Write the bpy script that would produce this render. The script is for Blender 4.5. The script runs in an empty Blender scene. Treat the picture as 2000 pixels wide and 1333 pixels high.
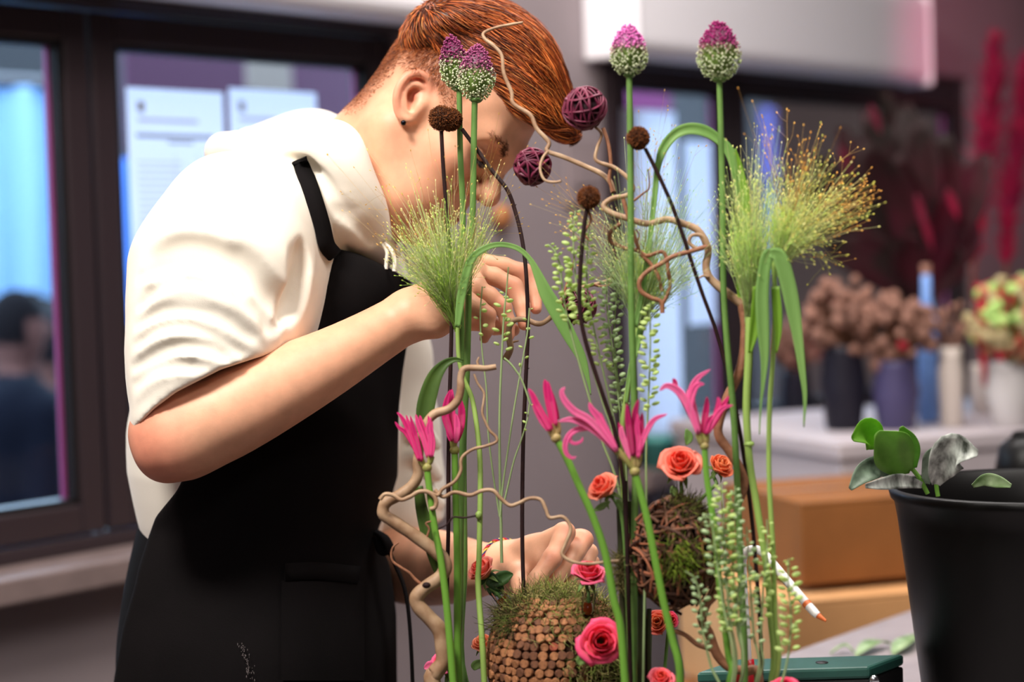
import bpy, math, random
import numpy as np
from mathutils import Matrix, Vector, Quaternion
random.seed(7)
rng = np.random.default_rng(11)
sc = bpy.context.scene
COL = sc.collection

# ---------------------------------------------------------------- camera
FPX = 3889.0                      # focal length in pixels of the 2000 px frame (70 mm on 36 mm)
CAM = np.array([0.0, 0.0, 1.40])
_p, _r = math.radians(2.72), 0.030
_fw = np.array([0, math.cos(_p), -math.sin(_p)])
_u0 = np.array([0, math.sin(_p), math.cos(_p)])
_h0 = np.array([1.0, 0, 0])
RGT = math.cos(_r) * _h0 - math.sin(_r) * _u0
UPV = math.sin(_r) * _h0 + math.cos(_r) * _u0
FWD = _fw
RM = np.stack([RGT, UPV, FWD], 1)          # view axes -> world
cam_d = bpy.data.cameras.new('camera')
cam = bpy.data.objects.new('camera', cam_d)
COL.objects.link(cam)
cam_d.sensor_width = 36.0
cam_d.lens = FPX / 2000 * 36
cam_d.clip_start = 0.05
mw = Matrix.Identity(4)
for i in range(3):
    mw[i][0], mw[i][1], mw[i][2], mw[i][3] = RGT[i], UPV[i], -FWD[i], CAM[i]
cam.matrix_world = mw
cam_d.dof.use_dof = True
cam_d.dof.focus_distance = 1.955
cam_d.dof.aperture_fstop = 2.8
sc.camera = cam

# ---------------------------------------------------------------- light
sc.view_settings.view_transform = 'Standard'
sc.view_settings.look = 'None'
sc.view_settings.gamma = 1.0
sc.view_settings.use_curve_mapping = False
sc.view_settings.exposure = 0.7
w = bpy.data.worlds.new('outdoors')
sc.world = w
w.use_nodes = True
w.node_tree.nodes['Background'].inputs[0].default_value = (0.55, 0.77, 1.0, 1)
w.node_tree.nodes['Background'].inputs[1].default_value = 6.5
try:
    sc.cycles.use_denoising = True
    sc.cycles.max_bounces = 8
    sc.cycles.transparent_max_bounces = 16
    sc.cycles.sample_clamp_indirect = 4.0
    sc.cycles.caustics_reflective = False
    sc.cycles.caustics_refractive = False
except Exception:
    pass


def area(name, loc, target, sx, sy, watts, col=(1, 1, 1), spread=180):
    d = bpy.data.lights.new(name, 'AREA')
    d.shape = 'RECTANGLE'; d.size = sx; d.size_y = sy; d.energy = watts; d.color = col
    d.spread = math.radians(spread)
    o = bpy.data.objects.new(name, d); COL.objects.link(o)
    o.location = loc
    o.rotation_euler = (Vector(target) - Vector(loc)).to_track_quat('-Z', 'Y').to_euler()
    return o


area('ceiling_key_light', (-0.70, 0.95, 2.95), (0.0, 2.1, 1.35), 0.5, 0.5, 66, (1.0, 0.95, 0.88))
area('ceiling_panel_light', (1.0, 1.6, 2.95), (1.0, 1.6, 0), 1.2, 0.6, 22, (1.0, 0.94, 0.88))
area('ceiling_panel_light.001', (0.2, 3.2, 2.95), (0.2, 3.25, 0), 1.2, 0.6, 27, (1.0, 0.95, 0.92))
area('fill_light', (-0.4, -1.2, 2.95), (-0.4, -1.2, 0), 1.2, 0.6, 26, (1.0, 0.95, 0.91))  # added fill lamp behind the camera, brightens the fronts

# ---------------------------------------------------------------- helpers
def lin(c):
    return tuple(((x / 255) / 12.92 if x / 255 <= 0.04045 else ((x / 255 + 0.055) / 1.055) ** 2.4) for x in c)


def cv(px, py, d):
    """pixel + distance along the view axis -> view coordinates in metres"""
    return np.array([(px - 1000.0) / FPX * d, (666.5 - py) / FPX * d, d])


def v2w(P):
    P = np.asarray(P, float)
    return P @ RM.T + CAM


def W(px, py, d):
    return v2w(cv(px, py, d))


def w2v(P):
    return (np.asarray(P, float) - CAM) @ RM


def ppx(P):
    Q = w2v(P)
    return np.stack([1000 + FPX * Q[..., 0] / Q[..., 2], 666.5 - FPX * Q[..., 1] / Q[..., 2]], -1)


MATS = {}


def mat(name, col=(128, 128, 128), rough=0.6, spec=0.5, metal=0.0, sub=0.0, subr=(1, .35, .2), subs=0.01, var=0.0, vscale=30.0,
        bump=0.0, bscale=200.0, attr=None, trans=0.0, ior=1.45, emit=0.0, ecol=None, sheen=0.0, thin=0.0, col2=None, bdist=0.002,
        detail=4.0, coat=0.0, alpha=1.0, stretch=None):
    if name in MATS:
        return MATS[name]
    m = bpy.data.materials.new(name)
    m.use_nodes = True
    nt = m.node_tree
    b = nt.nodes['Principled BSDF']
    c = lin(col)
    b.inputs['Base Color'].default_value = (*c, 1)
    b.inputs['Roughness'].default_value = rough
    b.inputs['Specular IOR Level'].default_value = spec
    b.inputs['Metallic'].default_value = metal
    b.inputs['IOR'].default_value = ior
    b.inputs['Transmission Weight'].default_value = trans
    b.inputs['Coat Weight'].default_value = coat
    b.inputs['Alpha'].default_value = alpha
    if sheen:
        b.inputs['Sheen Weight'].default_value = sheen
    if sub:
        b.inputs['Subsurface Weight'].default_value = sub
        b.inputs['Subsurface Radius'].default_value = subr
        b.inputs['Subsurface Scale'].default_value = subs
    if emit:
        b.inputs['Emission Color'].default_value = (*lin(ecol or col), 1)
        b.inputs['Emission Strength'].default_value = emit
    src = None
    if attr:
        a = nt.nodes.new('ShaderNodeAttribute'); a.attribute_name = attr
        src = a.outputs['Color']
    tc = nt.nodes.new('ShaderNodeTexCoord')
    co = tc.outputs['Object']
    if stretch:
        mp = nt.nodes.new('ShaderNodeMapping'); mp.inputs['Scale'].default_value = stretch
        nt.links.new(co, mp.inputs['Vector']); co = mp.outputs['Vector']
    if var or col2:
        n = nt.nodes.new('ShaderNodeTexNoise'); n.inputs['Scale'].default_value = vscale
        n.inputs['Detail'].default_value = detail
        nt.links.new(co, n.inputs['Vector'])
        mx = nt.nodes.new('ShaderNodeMix'); mx.data_type = 'RGBA'
        mr = nt.nodes.new('ShaderNodeMapRange'); mr.inputs[1].default_value = 0.35; mr.inputs[2].default_value = 0.65
        nt.links.new(n.outputs[0], mr.inputs[0]); nt.links.new(mr.outputs[0], mx.inputs[0])
        if col2:
            mx.inputs[6].default_value = (*c, 1); mx.inputs[7].default_value = (*lin(col2), 1)
            if src is not None:
                nt.links.new(src, mx.inputs[6])
        else:
            lo = tuple(x * (1 - var) for x in c); hi = tuple(min(1, x * (1 + var)) for x in c)
            mx.inputs[6].default_value = (*lo, 1); mx.inputs[7].default_value = (*hi, 1)
            if src is not None:
                mx.blend_type = 'MULTIPLY'
                mx.inputs[0].default_value = 1.0
                mr2 = nt.nodes.new('ShaderNodeMapRange'); mr2.inputs[3].default_value = 1 - var; mr2.inputs[4].default_value = 1 + var
                nt.links.remove(mx.inputs[0].links[0])
                nt.links.new(mr.outputs[0], mr2.inputs[0])
                nt.links.new(src, mx.inputs[6]); nt.links.new(mr2.outputs[0], mx.inputs[7])
        src = mx.outputs[2]
    if src is not None:
        nt.links.new(src, b.inputs['Base Color'])
    if bump:
        n = nt.nodes.new('ShaderNodeTexNoise'); n.inputs['Scale'].default_value = bscale; n.inputs['Detail'].default_value = 3
        nt.links.new(co, n.inputs['Vector'])
        bp = nt.nodes.new('ShaderNodeBump'); bp.inputs['Strength'].default_value = bump; bp.inputs['Distance'].default_value = bdist
        nt.links.new(n.outputs[0], bp.inputs['Height']); nt.links.new(bp.outputs[0], b.inputs['Normal'])
    if thin:                                          # leaves and petals let light through
        out = nt.nodes['Material Output']
        tr = nt.nodes.new('ShaderNodeBsdfTranslucent')
        tr.inputs['Color'].default_value = (*c, 1)
        if src is not None:
            nt.links.new(src, tr.inputs['Color'])
        mxs = nt.nodes.new('ShaderNodeMixShader'); mxs.inputs[0].default_value = thin
        nt.links.new(b.outputs[0], mxs.inputs[1]); nt.links.new(tr.outputs[0], mxs.inputs[2])
        nt.links.new(mxs.outputs[0], out.inputs['Surface'])
    MATS[name] = m
    return m


def tag(o, label=None, cat=None, group=None, kind=None):
    if label: o['label'] = label
    if cat: o['category'] = cat
    if group: o['group'] = group
    if kind: o['kind'] = kind
    return o


def thing(name, label, cat, loc, group=None):
    o = bpy.data.objects.new(name, None)
    o.empty_display_size = 0.02
    COL.objects.link(o)
    o.location = [float(x) for x in loc]
    return tag(o, label, cat, group)


def abs_loc(o):
    p = np.zeros(3)
    while o is not None:
        p += np.array(o.location); o = o.parent
    return p


def mk(name, V, F, m=None, parent=None, smooth=True, kind=None, label=None, cols=None, origin=None, group=None, cat=None):
    """mesh object from world-space vertices; F is an int array (quads or tris) or a list of lists"""
    V = np.asarray(V, float)
    if parent is not None:
        base = abs_loc(parent)
    else:
        base = np.array(origin) if origin is not None else np.array([(V[:, 0].min() + V[:, 0].max()) / 2, (V[:, 1].min() + V[:, 1].max()) / 2, V[:, 2].min()])
    me = bpy.data.meshes.new(name)
    V = V - base
    if isinstance(F, np.ndarray) and len(F):
        nv, nf, k = len(V), len(F), F.shape[1]
        me.vertices.add(nv); me.vertices.foreach_set('co', V.astype(np.float32).ravel())
        me.loops.add(nf * k); me.loops.foreach_set('vertex_index', F.astype(np.int32).ravel())
        me.polygons.add(nf); me.polygons.foreach_set('loop_start', np.arange(0, nf * k, k, dtype=np.int32))
        me.update(calc_edges=True)
        me.validate()
    else:
        me.from_pydata([tuple(v) for v in V], [], [tuple(int(i) for i in f) for f in F])
        me.update()
    if len(me.polygons):
        me.polygons.foreach_set('use_smooth', np.full(len(me.polygons), bool(smooth)))
    if cols is not None:
        a = me.color_attributes.new('Col', 'FLOAT_COLOR', 'POINT')
        cc = np.ones((len(V), 4), np.float32); cc[:, :3] = cols
        a.data.foreach_set('color', cc.ravel())
    if m is not None:
        me.materials.append(m)
    o = bpy.data.objects.new(name, me)
    COL.objects.link(o)
    if parent is not None:
        o.parent = parent
    else:
        o.location = [float(x) for x in base]
    return tag(o, label, cat, group, kind)


class MB:
    """collects shapes (all quads; triangles repeat a corner) into one mesh"""
    def __init__(s):
        s.V = []; s.F = []; s.C = []; s.n = 0

    def add(s, V, F, col=None):
        V = np.asarray(V, float)
        F = np.asarray(F, int)
        if F.shape[1] == 3:
            F = np.c_[F, F[:, 2]]
        s.V.append(V); s.F.append(F + s.n); s.n += len(V)
        if col is not None:
            col = np.asarray(col, float)
            s.C.append(np.broadcast_to(col, (len(V), 3)))
        return s

    def build(s, name, m=None, parent=None, **kw):
        V = np.concatenate(s.V); F = np.concatenate(s.F)
        tri = F[:, 2] == F[:, 3]
        cols = np.concatenate(s.C) if s.C else None
        if tri.all():
            return mk(name, V, F[:, :3], m, parent, cols=cols, **kw)
        if tri.any():
            return mk(name, V, [list(f[:3]) if t else list(f) for f, t in zip(F, tri)], m, parent, cols=cols, **kw)
        return mk(name, V, F, m, parent, cols=cols, **kw)


def smooth_path(P, n=8, closed=False):
    """Catmull-Rom through P (any number of columns)"""
    P = np.asarray(P, float)
    if len(P) < 3 and not closed:
        t = np.linspace(0, 1, n + 1)[:, None]
        return P[0] * (1 - t) + P[1] * t
    if closed:
        Q = np.vstack([P[-1], P, P[0], P[1]])
    else:
        Q = np.vstack([2 * P[0] - P[1], P, 2 * P[-1] - P[-2]])
    out = []
    t = np.linspace(0, 1, n, endpoint=False)[:, None]
    for i in range(1, len(Q) - 2):
        a, b, c, d = Q[i - 1], Q[i], Q[i + 1], Q[i + 2]
        out.append(0.5 * ((2 * b) + (-a + c) * t + (2 * a - 5 * b + 4 * c - d) * t ** 2 + (-a + 3 * b - 3 * c + d) * t ** 3))
    r = np.vstack(out)
    return r if closed else np.vstack([r, P[-1]])


def tube(P, R, sides=8, cap=True, closed=False, flat=1.0):
    """tube along points P with radii R (scalar or array)"""
    P = np.asarray(P, float); n = len(P)
    R = np.broadcast_to(np.asarray(R, float), (n,))
    if closed:
        T = np.roll(P, -1, 0) - np.roll(P, 1, 0)
    else:
        T = np.gradient(P, axis=0)
    T /= np.linalg.norm(T, axis=1)[:, None] + 1e-12
    ref = np.array([0.13, 0.31, 0.94]) if abs(T[0][2]) < 0.9 else np.array([0.94, 0.13, 0.3])
    N = np.cross(T[0], ref); N /= np.linalg.norm(N)
    Ns = [N]
    for i in range(1, n):
        N = Ns[-1] - T[i] * np.dot(Ns[-1], T[i]); N /= np.linalg.norm(N) + 1e-12
        Ns.append(N)
    Ns = np.array(Ns); B = np.cross(T, Ns)
    a = np.linspace(0, 2 * math.pi, sides, endpoint=False)
    V = P[:, None, :] + R[:, None, None] * (np.cos(a)[None, :, None] * Ns[:, None, :] + flat * np.sin(a)[None, :, None] * B[:, None, :])
    V = V.reshape(-1, 3)
    i = np.arange(n if closed else n - 1)[:, None]; j = np.arange(sides)[None, :]
    i2 = (i + 1) % n; j2 = (j + 1) % sides
    F = np.stack([i * sides + j, i * sides + j2, i2 * sides + j2, i2 * sides + j], -1).reshape(-1, 4)
    if cap and not closed:
        c0, c1 = len(V), len(V) + 1
        V = np.vstack([V, P[0], P[-1]])
        jj = np.arange(sides); j2 = (jj + 1) % sides; e = (n - 1) * sides
        F = np.vstack([F, np.stack([np.full(sides, c0), j2, jj, jj], 1), np.stack([np.full(sides, c1), e + jj, e + j2, e + j2], 1)])
    return V, F


def strands(P, R, sides=3):
    """many tubes at once: P is (N, K, 3), R (N, K) or (K,)"""
    N, K, _ = P.shape
    R = np.broadcast_to(R, (N, K))
    T = np.gradient(P, axis=1); T /= np.linalg.norm(T, axis=2, keepdims=True) + 1e-12
    ref = np.where(np.abs(T[:, :1, 2:3]) < 0.9, np.array([0.1, 0.2, 0.97]), np.array([0.97, 0.2, 0.1]))
    A = np.cross(T, np.broadcast_to(ref, T.shape)); A /= np.linalg.norm(A, axis=2, keepdims=True) + 1e-12
    B = np.cross(T, A)
    a = np.linspace(0, 2 * math.pi, sides, endpoint=False)
    V = P[:, :, None, :] + R[:, :, None, None] * (np.cos(a)[None, None, :, None] * A[:, :, None, :] + np.sin(a)[None, None, :, None] * B[:, :, None, :])
    n = np.arange(N)[:, None, None]; i = np.arange(K - 1)[None, :, None]; j = np.arange(sides)[None, None, :]
    j2 = (j + 1) % sides
    b = n * K * sides
    F = np.stack(np.broadcast_arrays(b + i * sides + j, b + i * sides + j2, b + (i + 1) * sides + j2, b + (i + 1) * sides + j), -1).reshape(-1, 4)
    return V.reshape(-1, 3), F


def ball(c, r, nu=12, nv=8, M=None):
    """UV ellipsoid: r scalar or 3-vector, M optional 3x3 rotation (columns are its axes)"""
    u = np.linspace(0, 2 * math.pi, nu, endpoint=False); v = np.linspace(0, math.pi, nv + 1)
    V = np.stack([np.outer(np.sin(v), np.cos(u)), np.outer(np.sin(v), np.sin(u)), np.outer(np.cos(v), np.ones(nu))], -1).reshape(-1, 3) * np.asarray(r, float)
    if M is not None:
        V = V @ np.asarray(M).T
    i = np.arange(nv)[:, None]; j = np.arange(nu)[None, :]; j2 = (j + 1) % nu
    F = np.stack(np.broadcast_arrays(i * nu + j, (i + 1) * nu + j, (i + 1) * nu + j2, i * nu + j2), -1).reshape(-1, 4)
    return V + np.asarray(c), F


def lathe(prof, c, nu=32, axis=None):
    """profile of (radius, height) turned about the vertical through c"""
    prof = np.asarray(prof, float); n = len(prof)
    u = np.linspace(0, 2 * math.pi, nu, endpoint=False)
    V = np.stack([np.outer(prof[:, 0], np.cos(u)), np.outer(prof[:, 0], np.sin(u)), np.outer(prof[:, 1], np.ones(nu))], -1).reshape(-1, 3)
    if axis is not None:
        V = V @ frame_z(axis).T
    i = np.arange(n - 1)[:, None]; j = np.arange(nu)[None, :]; j2 = (j + 1) % nu
    F = np.stack(np.broadcast_arrays(i * nu + j, i * nu + j2, (i + 1) * nu + j2, (i + 1) * nu + j), -1).reshape(-1, 4)
    return V + np.asarray(c), F


def frame_z(z):
    z = np.asarray(z, float); z = z / np.linalg.norm(z)
    r = np.array([0.0, 0, 1]) if abs(z[2]) < 0.9 else np.array([1.0, 0, 0])
    x = np.cross(r, z); x /= np.linalg.norm(x)
    return np.stack([x, np.cross(z, x), z], 1)


BOXF = np.array([[0, 1, 3, 2], [4, 6, 7, 5], [0, 4, 5, 1], [2, 3, 7, 6], [0, 2, 6, 4], [1, 5, 7, 3]])


def box_pts(o, ax, ay, az):
    """box from corner o along three edge vectors"""
    o, ax, ay, az = (np.asarray(x, float) for x in (o, ax, ay, az))
    V = np.array([o + i * ax + j * ay + k * az for i in (0, 1) for j in (0, 1) for k in (0, 1)])
    return V, BOXF.copy()


def bevel(o, wdt=0.004, seg=2):
    md = o.modifiers.new('bevel', 'BEVEL'); md.width = wdt; md.segments = seg; md.limit_method = 'ANGLE'
    return o


def norm(v):
    v = np.asarray(v, float)
    return v / (np.linalg.norm(v) + 1e-12)


# ---------------------------------------------------------------- signed distance sculpting (view-aligned metres)
class SDF:
    def __init__(s):
        s.ops = []

    def _add(s, fn, lo, hi, k, mode):
        s.ops.append((fn, np.asarray(lo, float), np.asarray(hi, float), k, mode)); return s

    def cap(s, a, b, ra, rb, k=0.01, mode='u', zs=1.0):
        a = np.asarray(a, float); b = np.asarray(b, float)
        ab = b - a; zm = (a[2] + b[2]) / 2
        az = np.array([a[0], a[1], zm + (a[2] - zm) * zs]); abz = ab * np.array([1, 1, zs]); L = float(abz @ abz) + 1e-12

        def fn(X, Y, Z):
            x = X - az[0]; y = Y - az[1]; z = (Z - zm) * zs + zm - az[2]
            t = np.clip((x * abz[0] + y * abz[1] + z * abz[2]) / L, 0, 1)
            return np.sqrt((x - t * abz[0]) ** 2 + (y - t * abz[1]) ** 2 + (z - t * abz[2]) ** 2) - (ra + t * (rb - ra))
        m = np.array([max(ra, rb)] * 2 + [max(ra, rb) / zs])
        return s._add(fn, np.minimum(a, b) - m, np.maximum(a, b) + m, k, mode)

    def chain(s, pts, k=0.01, mode='u', zs=1.0, n=0):
        """pts rows: px, py, d, radius in px"""
        P = np.asarray(pts, float)
        if n:
            P = smooth_path(P, n)
        Q = [(cv(*p[:3]), p[3] * p[2] / FPX) for p in P]
        for (a, ra), (b, rb) in zip(Q[:-1], Q[1:]):
            s.cap(a, b, ra, rb, k, mode, zs)
        return s

    def ell(s, c, r, M=None, k=0.01, mode='u'):
        c = np.asarray(c, float); r = np.asarray(r, float)
        M = np.eye(3) if M is None else np.asarray(M)

        def fn(X, Y, Z):
            x = X - c[0]; y = Y - c[1]; z = Z - c[2]
            q = [(M[0, i] * x + M[1, i] * y + M[2, i] * z) for i in range(3)]
            k0 = np.sqrt((q[0] / r[0]) ** 2 + (q[1] / r[1]) ** 2 + (q[2] / r[2]) ** 2)
            k1 = np.sqrt((q[0] / r[0] ** 2) ** 2 + (q[1] / r[1] ** 2) ** 2 + (q[2] / r[2] ** 2) ** 2)
            return k0 * (k0 - 1) / (k1 + 1e-9)
        e = np.abs(M) @ r
        return s._add(fn, c - e, c + e, k, mode)

    def poly(s, pts, k=0.0, mode='i', grow=0.0):
        """keep ('i') or remove ('s') what the view sees inside a pixel outline"""
        P = np.asarray(pts, float)

        def fn(X, Y, Z):
            X, Y, Z = np.broadcast_arrays(X, Y, Z)
            x = 1000 + FPX * X / Z; y = 666.5 - FPX * Y / Z
            d = np.full(x.shape, 1e9); ins = np.zeros(x.shape, bool)
            for (x0, y0), (x1, y1) in zip(P, np.roll(P, -1, 0)):
                ex, ey = x1 - x0, y1 - y0
                t = np.clip(((x - x0) * ex + (y - y0) * ey) / (ex * ex + ey * ey + 1e-9), 0, 1)
                d = np.minimum(d, (x - x0 - t * ex) ** 2 + (y - y0 - t * ey) ** 2)
                c = ((y0 > y) != (y1 > y)) & (x < (x1 - x0) * (y - y0) / (y1 - y0 + 1e-12) + x0)
                ins ^= c
            return np.where(ins, -1, 1) * np.sqrt(d) * Z / FPX - grow
        return s._add(fn, [-9] * 3, [9] * 3, k, mode)

    def func(s, fn, k=0.0, mode='i'):
        return s._add(fn, [-9] * 3, [9] * 3, k, mode)

    @staticmethod
    def comb(a, b, k, mode):
        if mode == 'u':
            if k <= 0: return np.minimum(a, b)
            h = np.maximum(k - np.abs(a - b), 0) / k
            return np.minimum(a, b) - h * h * k * 0.25
        if mode == 's': b = -b
        if mode == 'add': return a + b
        if k <= 0: return np.maximum(a, b)
        h = np.maximum(k - np.abs(a - b), 0) / k
        return np.maximum(a, b) + h * h * k * 0.25

    def ev(s, P):
        P = np.asarray(P, float); X, Y, Z = P[..., 0], P[..., 1], P[..., 2]
        r = np.full(X.shape, 0.5)
        for fn, lo, hi, k, mode in s.ops:
            r = s.comb(r, fn(X, Y, Z), k, mode)
        return r

    def grad(s, P, e=1e-3):
        g = np.stack([s.ev(P + e * v) - s.ev(P - e * v) for v in np.eye(3)], -1)
        return g / (np.linalg.norm(g, axis=-1, keepdims=True) + 1e-12)

    def hit(s, px, py, d0=1.6, d1=2.6, off=0.0):
        """first surface along the sight line of a pixel (arrays welcome) -> view coordinates"""
        px = np.atleast_1d(np.asarray(px, float)); py = np.atleast_1d(np.asarray(py, float))
        d = np.full(px.shape, d0)
        for _ in range(90):
            P = np.stack([(px - 1000) / FPX * d, (666.5 - py) / FPX * d, d], -1)
            v = s.ev(P) - off
            d = np.minimum(d + np.where(np.abs(v) > 2e-4, v * 0.8, 0), d1)
        return np.stack([(px - 1000) / FPX * d, (666.5 - py) / FPX * d, d], -1)

    def mesh(s, h, adapt=0.0):
        import openvdb as vdb
        us = [o for o in s.ops if o[4] == 'u' and o[1][0] > -8]
        lo = np.min([o[1] for o in us], 0) - 4 * h; hi = np.max([o[2] for o in us], 0) + 4 * h
        n = np.ceil((hi - lo) / h).astype(int) + 1
        A = np.full(n, 0.03, np.float32)
        ax = [(lo[i] + h * np.arange(n[i])).astype(np.float32) for i in range(3)]
        for fn, l, u, k, mode in s.ops:
            m = k + 3 * h
            i0 = np.clip(np.floor((l - m - lo) / h).astype(int), 0, n); i1 = np.clip(np.ceil((u + m - lo) / h).astype(int) + 1, 0, n)
            if (i1 <= i0).any(): continue
            sl = tuple(slice(a, b) for a, b in zip(i0, i1))
            X = ax[0][sl[0]][:, None, None]; Y = ax[1][sl[1]][None, :, None]; Z = ax[2][sl[2]][None, None, :]
            A[sl] = s.comb(A[sl], np.clip(fn(X, Y, Z), -0.06, 0.06).astype(np.float32), k, mode)
        g = vdb.FloatGrid(0.03)
        g.copyFromArray(np.clip(A, -0.03, 0.03))
        V, Q = g.convertToQuads(0.0)
        V = np.asarray(V, float) * h + lo
        Q = np.asarray(Q, int)
        return V, Q[:, ::-1]


def relax(V, Q, it=2, lam=0.5):
    """Laplacian smoothing of a quad mesh"""
    V = V.copy(); n = len(V)
    a = np.concatenate([Q[:, 0], Q[:, 1], Q[:, 2], Q[:, 3]]); b = np.concatenate([Q[:, 1], Q[:, 2], Q[:, 3], Q[:, 0]])
    cnt = np.bincount(a, minlength=n) + np.bincount(b, minlength=n) + 1e-9
    for i in range(it):
        S = np.stack([np.bincount(a, V[b, c], n) + np.bincount(b, V[a, c], n) for c in range(3)], 1) / cnt[:, None]
        V += lam * (S - V)
    return V

# ---------------------------------------------------------------- the room
WD = v2w(np.array([(4050 - 1000) / FPX, (666.5 - 390) / FPX, 1.0])) - CAM
WD[2] = 0; WD /= np.linalg.norm(WD)                   # along the window wall, away to the right
WN = np.array([WD[1], -WD[0], 0.0])                   # out of that wall into the room
W0 = W(0, 511, 2.95)
UP = np.array([0, 0, 1.0])


def wp(px, py, off=0.0):
    """where a sight line meets the window wall, 'off' metres into the room -> (along, height)"""
    r = v2w(np.array([(px - 1000) / FPX, (666.5 - py) / FPX, 1.0])) - CAM
    t = ((W0 + WN * off - CAM) @ WN) / (r @ WN)
    p = CAM + r * t
    return float((p - W0) @ WD), float(p[2])


def wall_pt(s, z, n):
    return W0 * np.array([1, 1, 0]) + WD * s + WN * n + UP * z


def wbox(name, s0, s1, z0, z1, n0, n1, m, parent=None, bev=0.0, **kw):
    V, F = box_pts(wall_pt(s0, z0, n0), WD * (s1 - s0), WN * (n1 - n0), UP * (z1 - z0))
    o = mk(name, V, F, m, parent, smooth=False, **kw)
    if bev: bevel(o, bev)
    return o


M_wall = mat('painted_wall', (139, 127, 130), rough=0.8, var=0.05, vscale=3, bump=0.05, bscale=120)
M_frame = mat('anthracite_frame', (46, 36, 40), rough=0.38, spec=0.5)
M_spacer_refl = mat('mauve_reflection', (150, 66, 118), rough=.35, metal=.3)  # magenta reflection put into the strip's colour
M_gasket = mat('black_gasket', (14, 11, 13), rough=0.5)
M_sill = mat('stone_sill', (116, 100, 98), rough=0.45, var=0.08, vscale=20)
M_white = mat('white_casing', (238, 234, 238), rough=0.45)
M_floor = mat('floor_vinyl', (96, 90, 90), rough=0.5, var=0.1, vscale=6)
M_ceil = mat('ceiling_paint', (214, 210, 208), rough=0.9)
M_glass = bpy.data.materials.new('window_glass'); M_glass.use_nodes = True
_nt = M_glass.node_tree; _nt.nodes.clear()
_o = _nt.nodes.new('ShaderNodeOutputMaterial'); _t = _nt.nodes.new('ShaderNodeBsdfTransparent'); _g = _nt.nodes.new('ShaderNodeBsdfGlossy'); _x = _nt.nodes.new('ShaderNodeMixShader'); _f = _nt.nodes.new('ShaderNodeFresnel')
_f.inputs[0].default_value = 1.16; _g.inputs['Roughness'].default_value = 0.03; _t.inputs[0].default_value = (.93, .95, .97, 1)
_nt.links.new(_f.outputs[0], _x.inputs[0]); _nt.links.new(_t.outputs[0], _x.inputs[1]); _nt.links.new(_g.outputs[0], _x.inputs[2]); _nt.links.new(_x.outputs[0], _o.inputs[0])

S_L, S_R, N_R, Z_C, TH = -3.2, 5.2, 6.0, 3.0, 0.07
a0 = wp(-330, 500)[0]; a1 = wp(800, 500)[0]                        # left window, along the wall
b0 = wp(1205, 500)[0]; b1 = wp(1900, 500)[0]                       # right window
zs = wp(0, 1150)[1]; zt = wp(60, 82)[1] + .10
zs2 = wp(1520, 878)[1]
m = MB()
for s0, s1, z0, z1 in ((S_L, S_R, 0, zs), (S_L, S_R, zt, Z_C), (S_L, a0, zs, zt), (a1, b0, zs, zt), (b1, S_R, zs, zt)):
    m.add(*box_pts(wall_pt(s0, z0, -TH), WD * (s1 - s0), WN * TH, UP * (z1 - z0)))
m.build('wall_back', M_wall, smooth=False, kind='structure')
wbox('wall_right', S_R, S_R + .1, 0, Z_C, -TH, N_R, M_wall, kind='structure')
wbox('wall_left', S_L - .1, S_L, 0, Z_C, -TH, N_R, M_wall, kind='structure')
wbox('wall_front', S_L - .1, S_R + .1, 0, Z_C, N_R, N_R + .1, M_wall, kind='structure')
wbox('floor', S_L - .1, S_R + .1, -.1, 0, -TH, N_R + .1, M_floor, kind='structure')
wbox('ceiling', S_L - .1, S_R + .1, Z_C, Z_C + .1, -TH, N_R + .1, M_ceil, kind='structure')

# windows: outer frame, sashes (each with its pane and gasket)
NF0, NF1 = -.10, -.01


def sash(par, s0, s1, z0, z1, rail=.047):
    f = MB()
    for q in ((s0, s0 + rail, z0, z1), (s1 - rail, s1, z0, z1), (s0 + rail, s1 - rail, z0, z0 + rail), (s0 + rail, s1 - rail, z1 - rail, z1)):
        f.add(*box_pts(wall_pt(q[0], q[2], -.060), WD * (q[1] - q[0]), WN * .042, UP * (q[3] - q[2])))
    o = f.build('sash', M_frame, par, smooth=False)
    bevel(o, .004)
    g = MB(); r2 = rail; t = .010
    for q in ((s0 + r2, s0 + r2 + t, z0 + r2, z1 - r2), (s1 - r2 - t, s1 - r2, z0 + r2, z1 - r2), (s0 + r2, s1 - r2, z0 + r2, z0 + r2 + t), (s0 + r2, s1 - r2, z1 - r2 - t, z1 - r2)):
        g.add(*box_pts(wall_pt(q[0], q[2], -.058), WD * (q[1] - q[0]), WN * .034, UP * (q[3] - q[2])))
    g.build('gasket', M_gasket, o, smooth=False)
    V, F = box_pts(wall_pt(s0 + r2, z0 + r2, -.048), WD * (s1 - s0 - 2 * r2), WN * .006, UP * (z1 - z0 - 2 * r2))
    mk('pane', V, F, M_glass, o, smooth=False)
    V, F = box_pts(wall_pt(s1 - r2 - t - .009, z0 + r2 + t, -.044), WD * .006, WN * .006, UP * (z1 - z0 - 2 * r2 - 2 * t)); mk('spacer_reflection', V, F, M_spacer_refl, o, smooth=False)  # strip along the glass edge, painted with a magenta reflection
    return o


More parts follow.
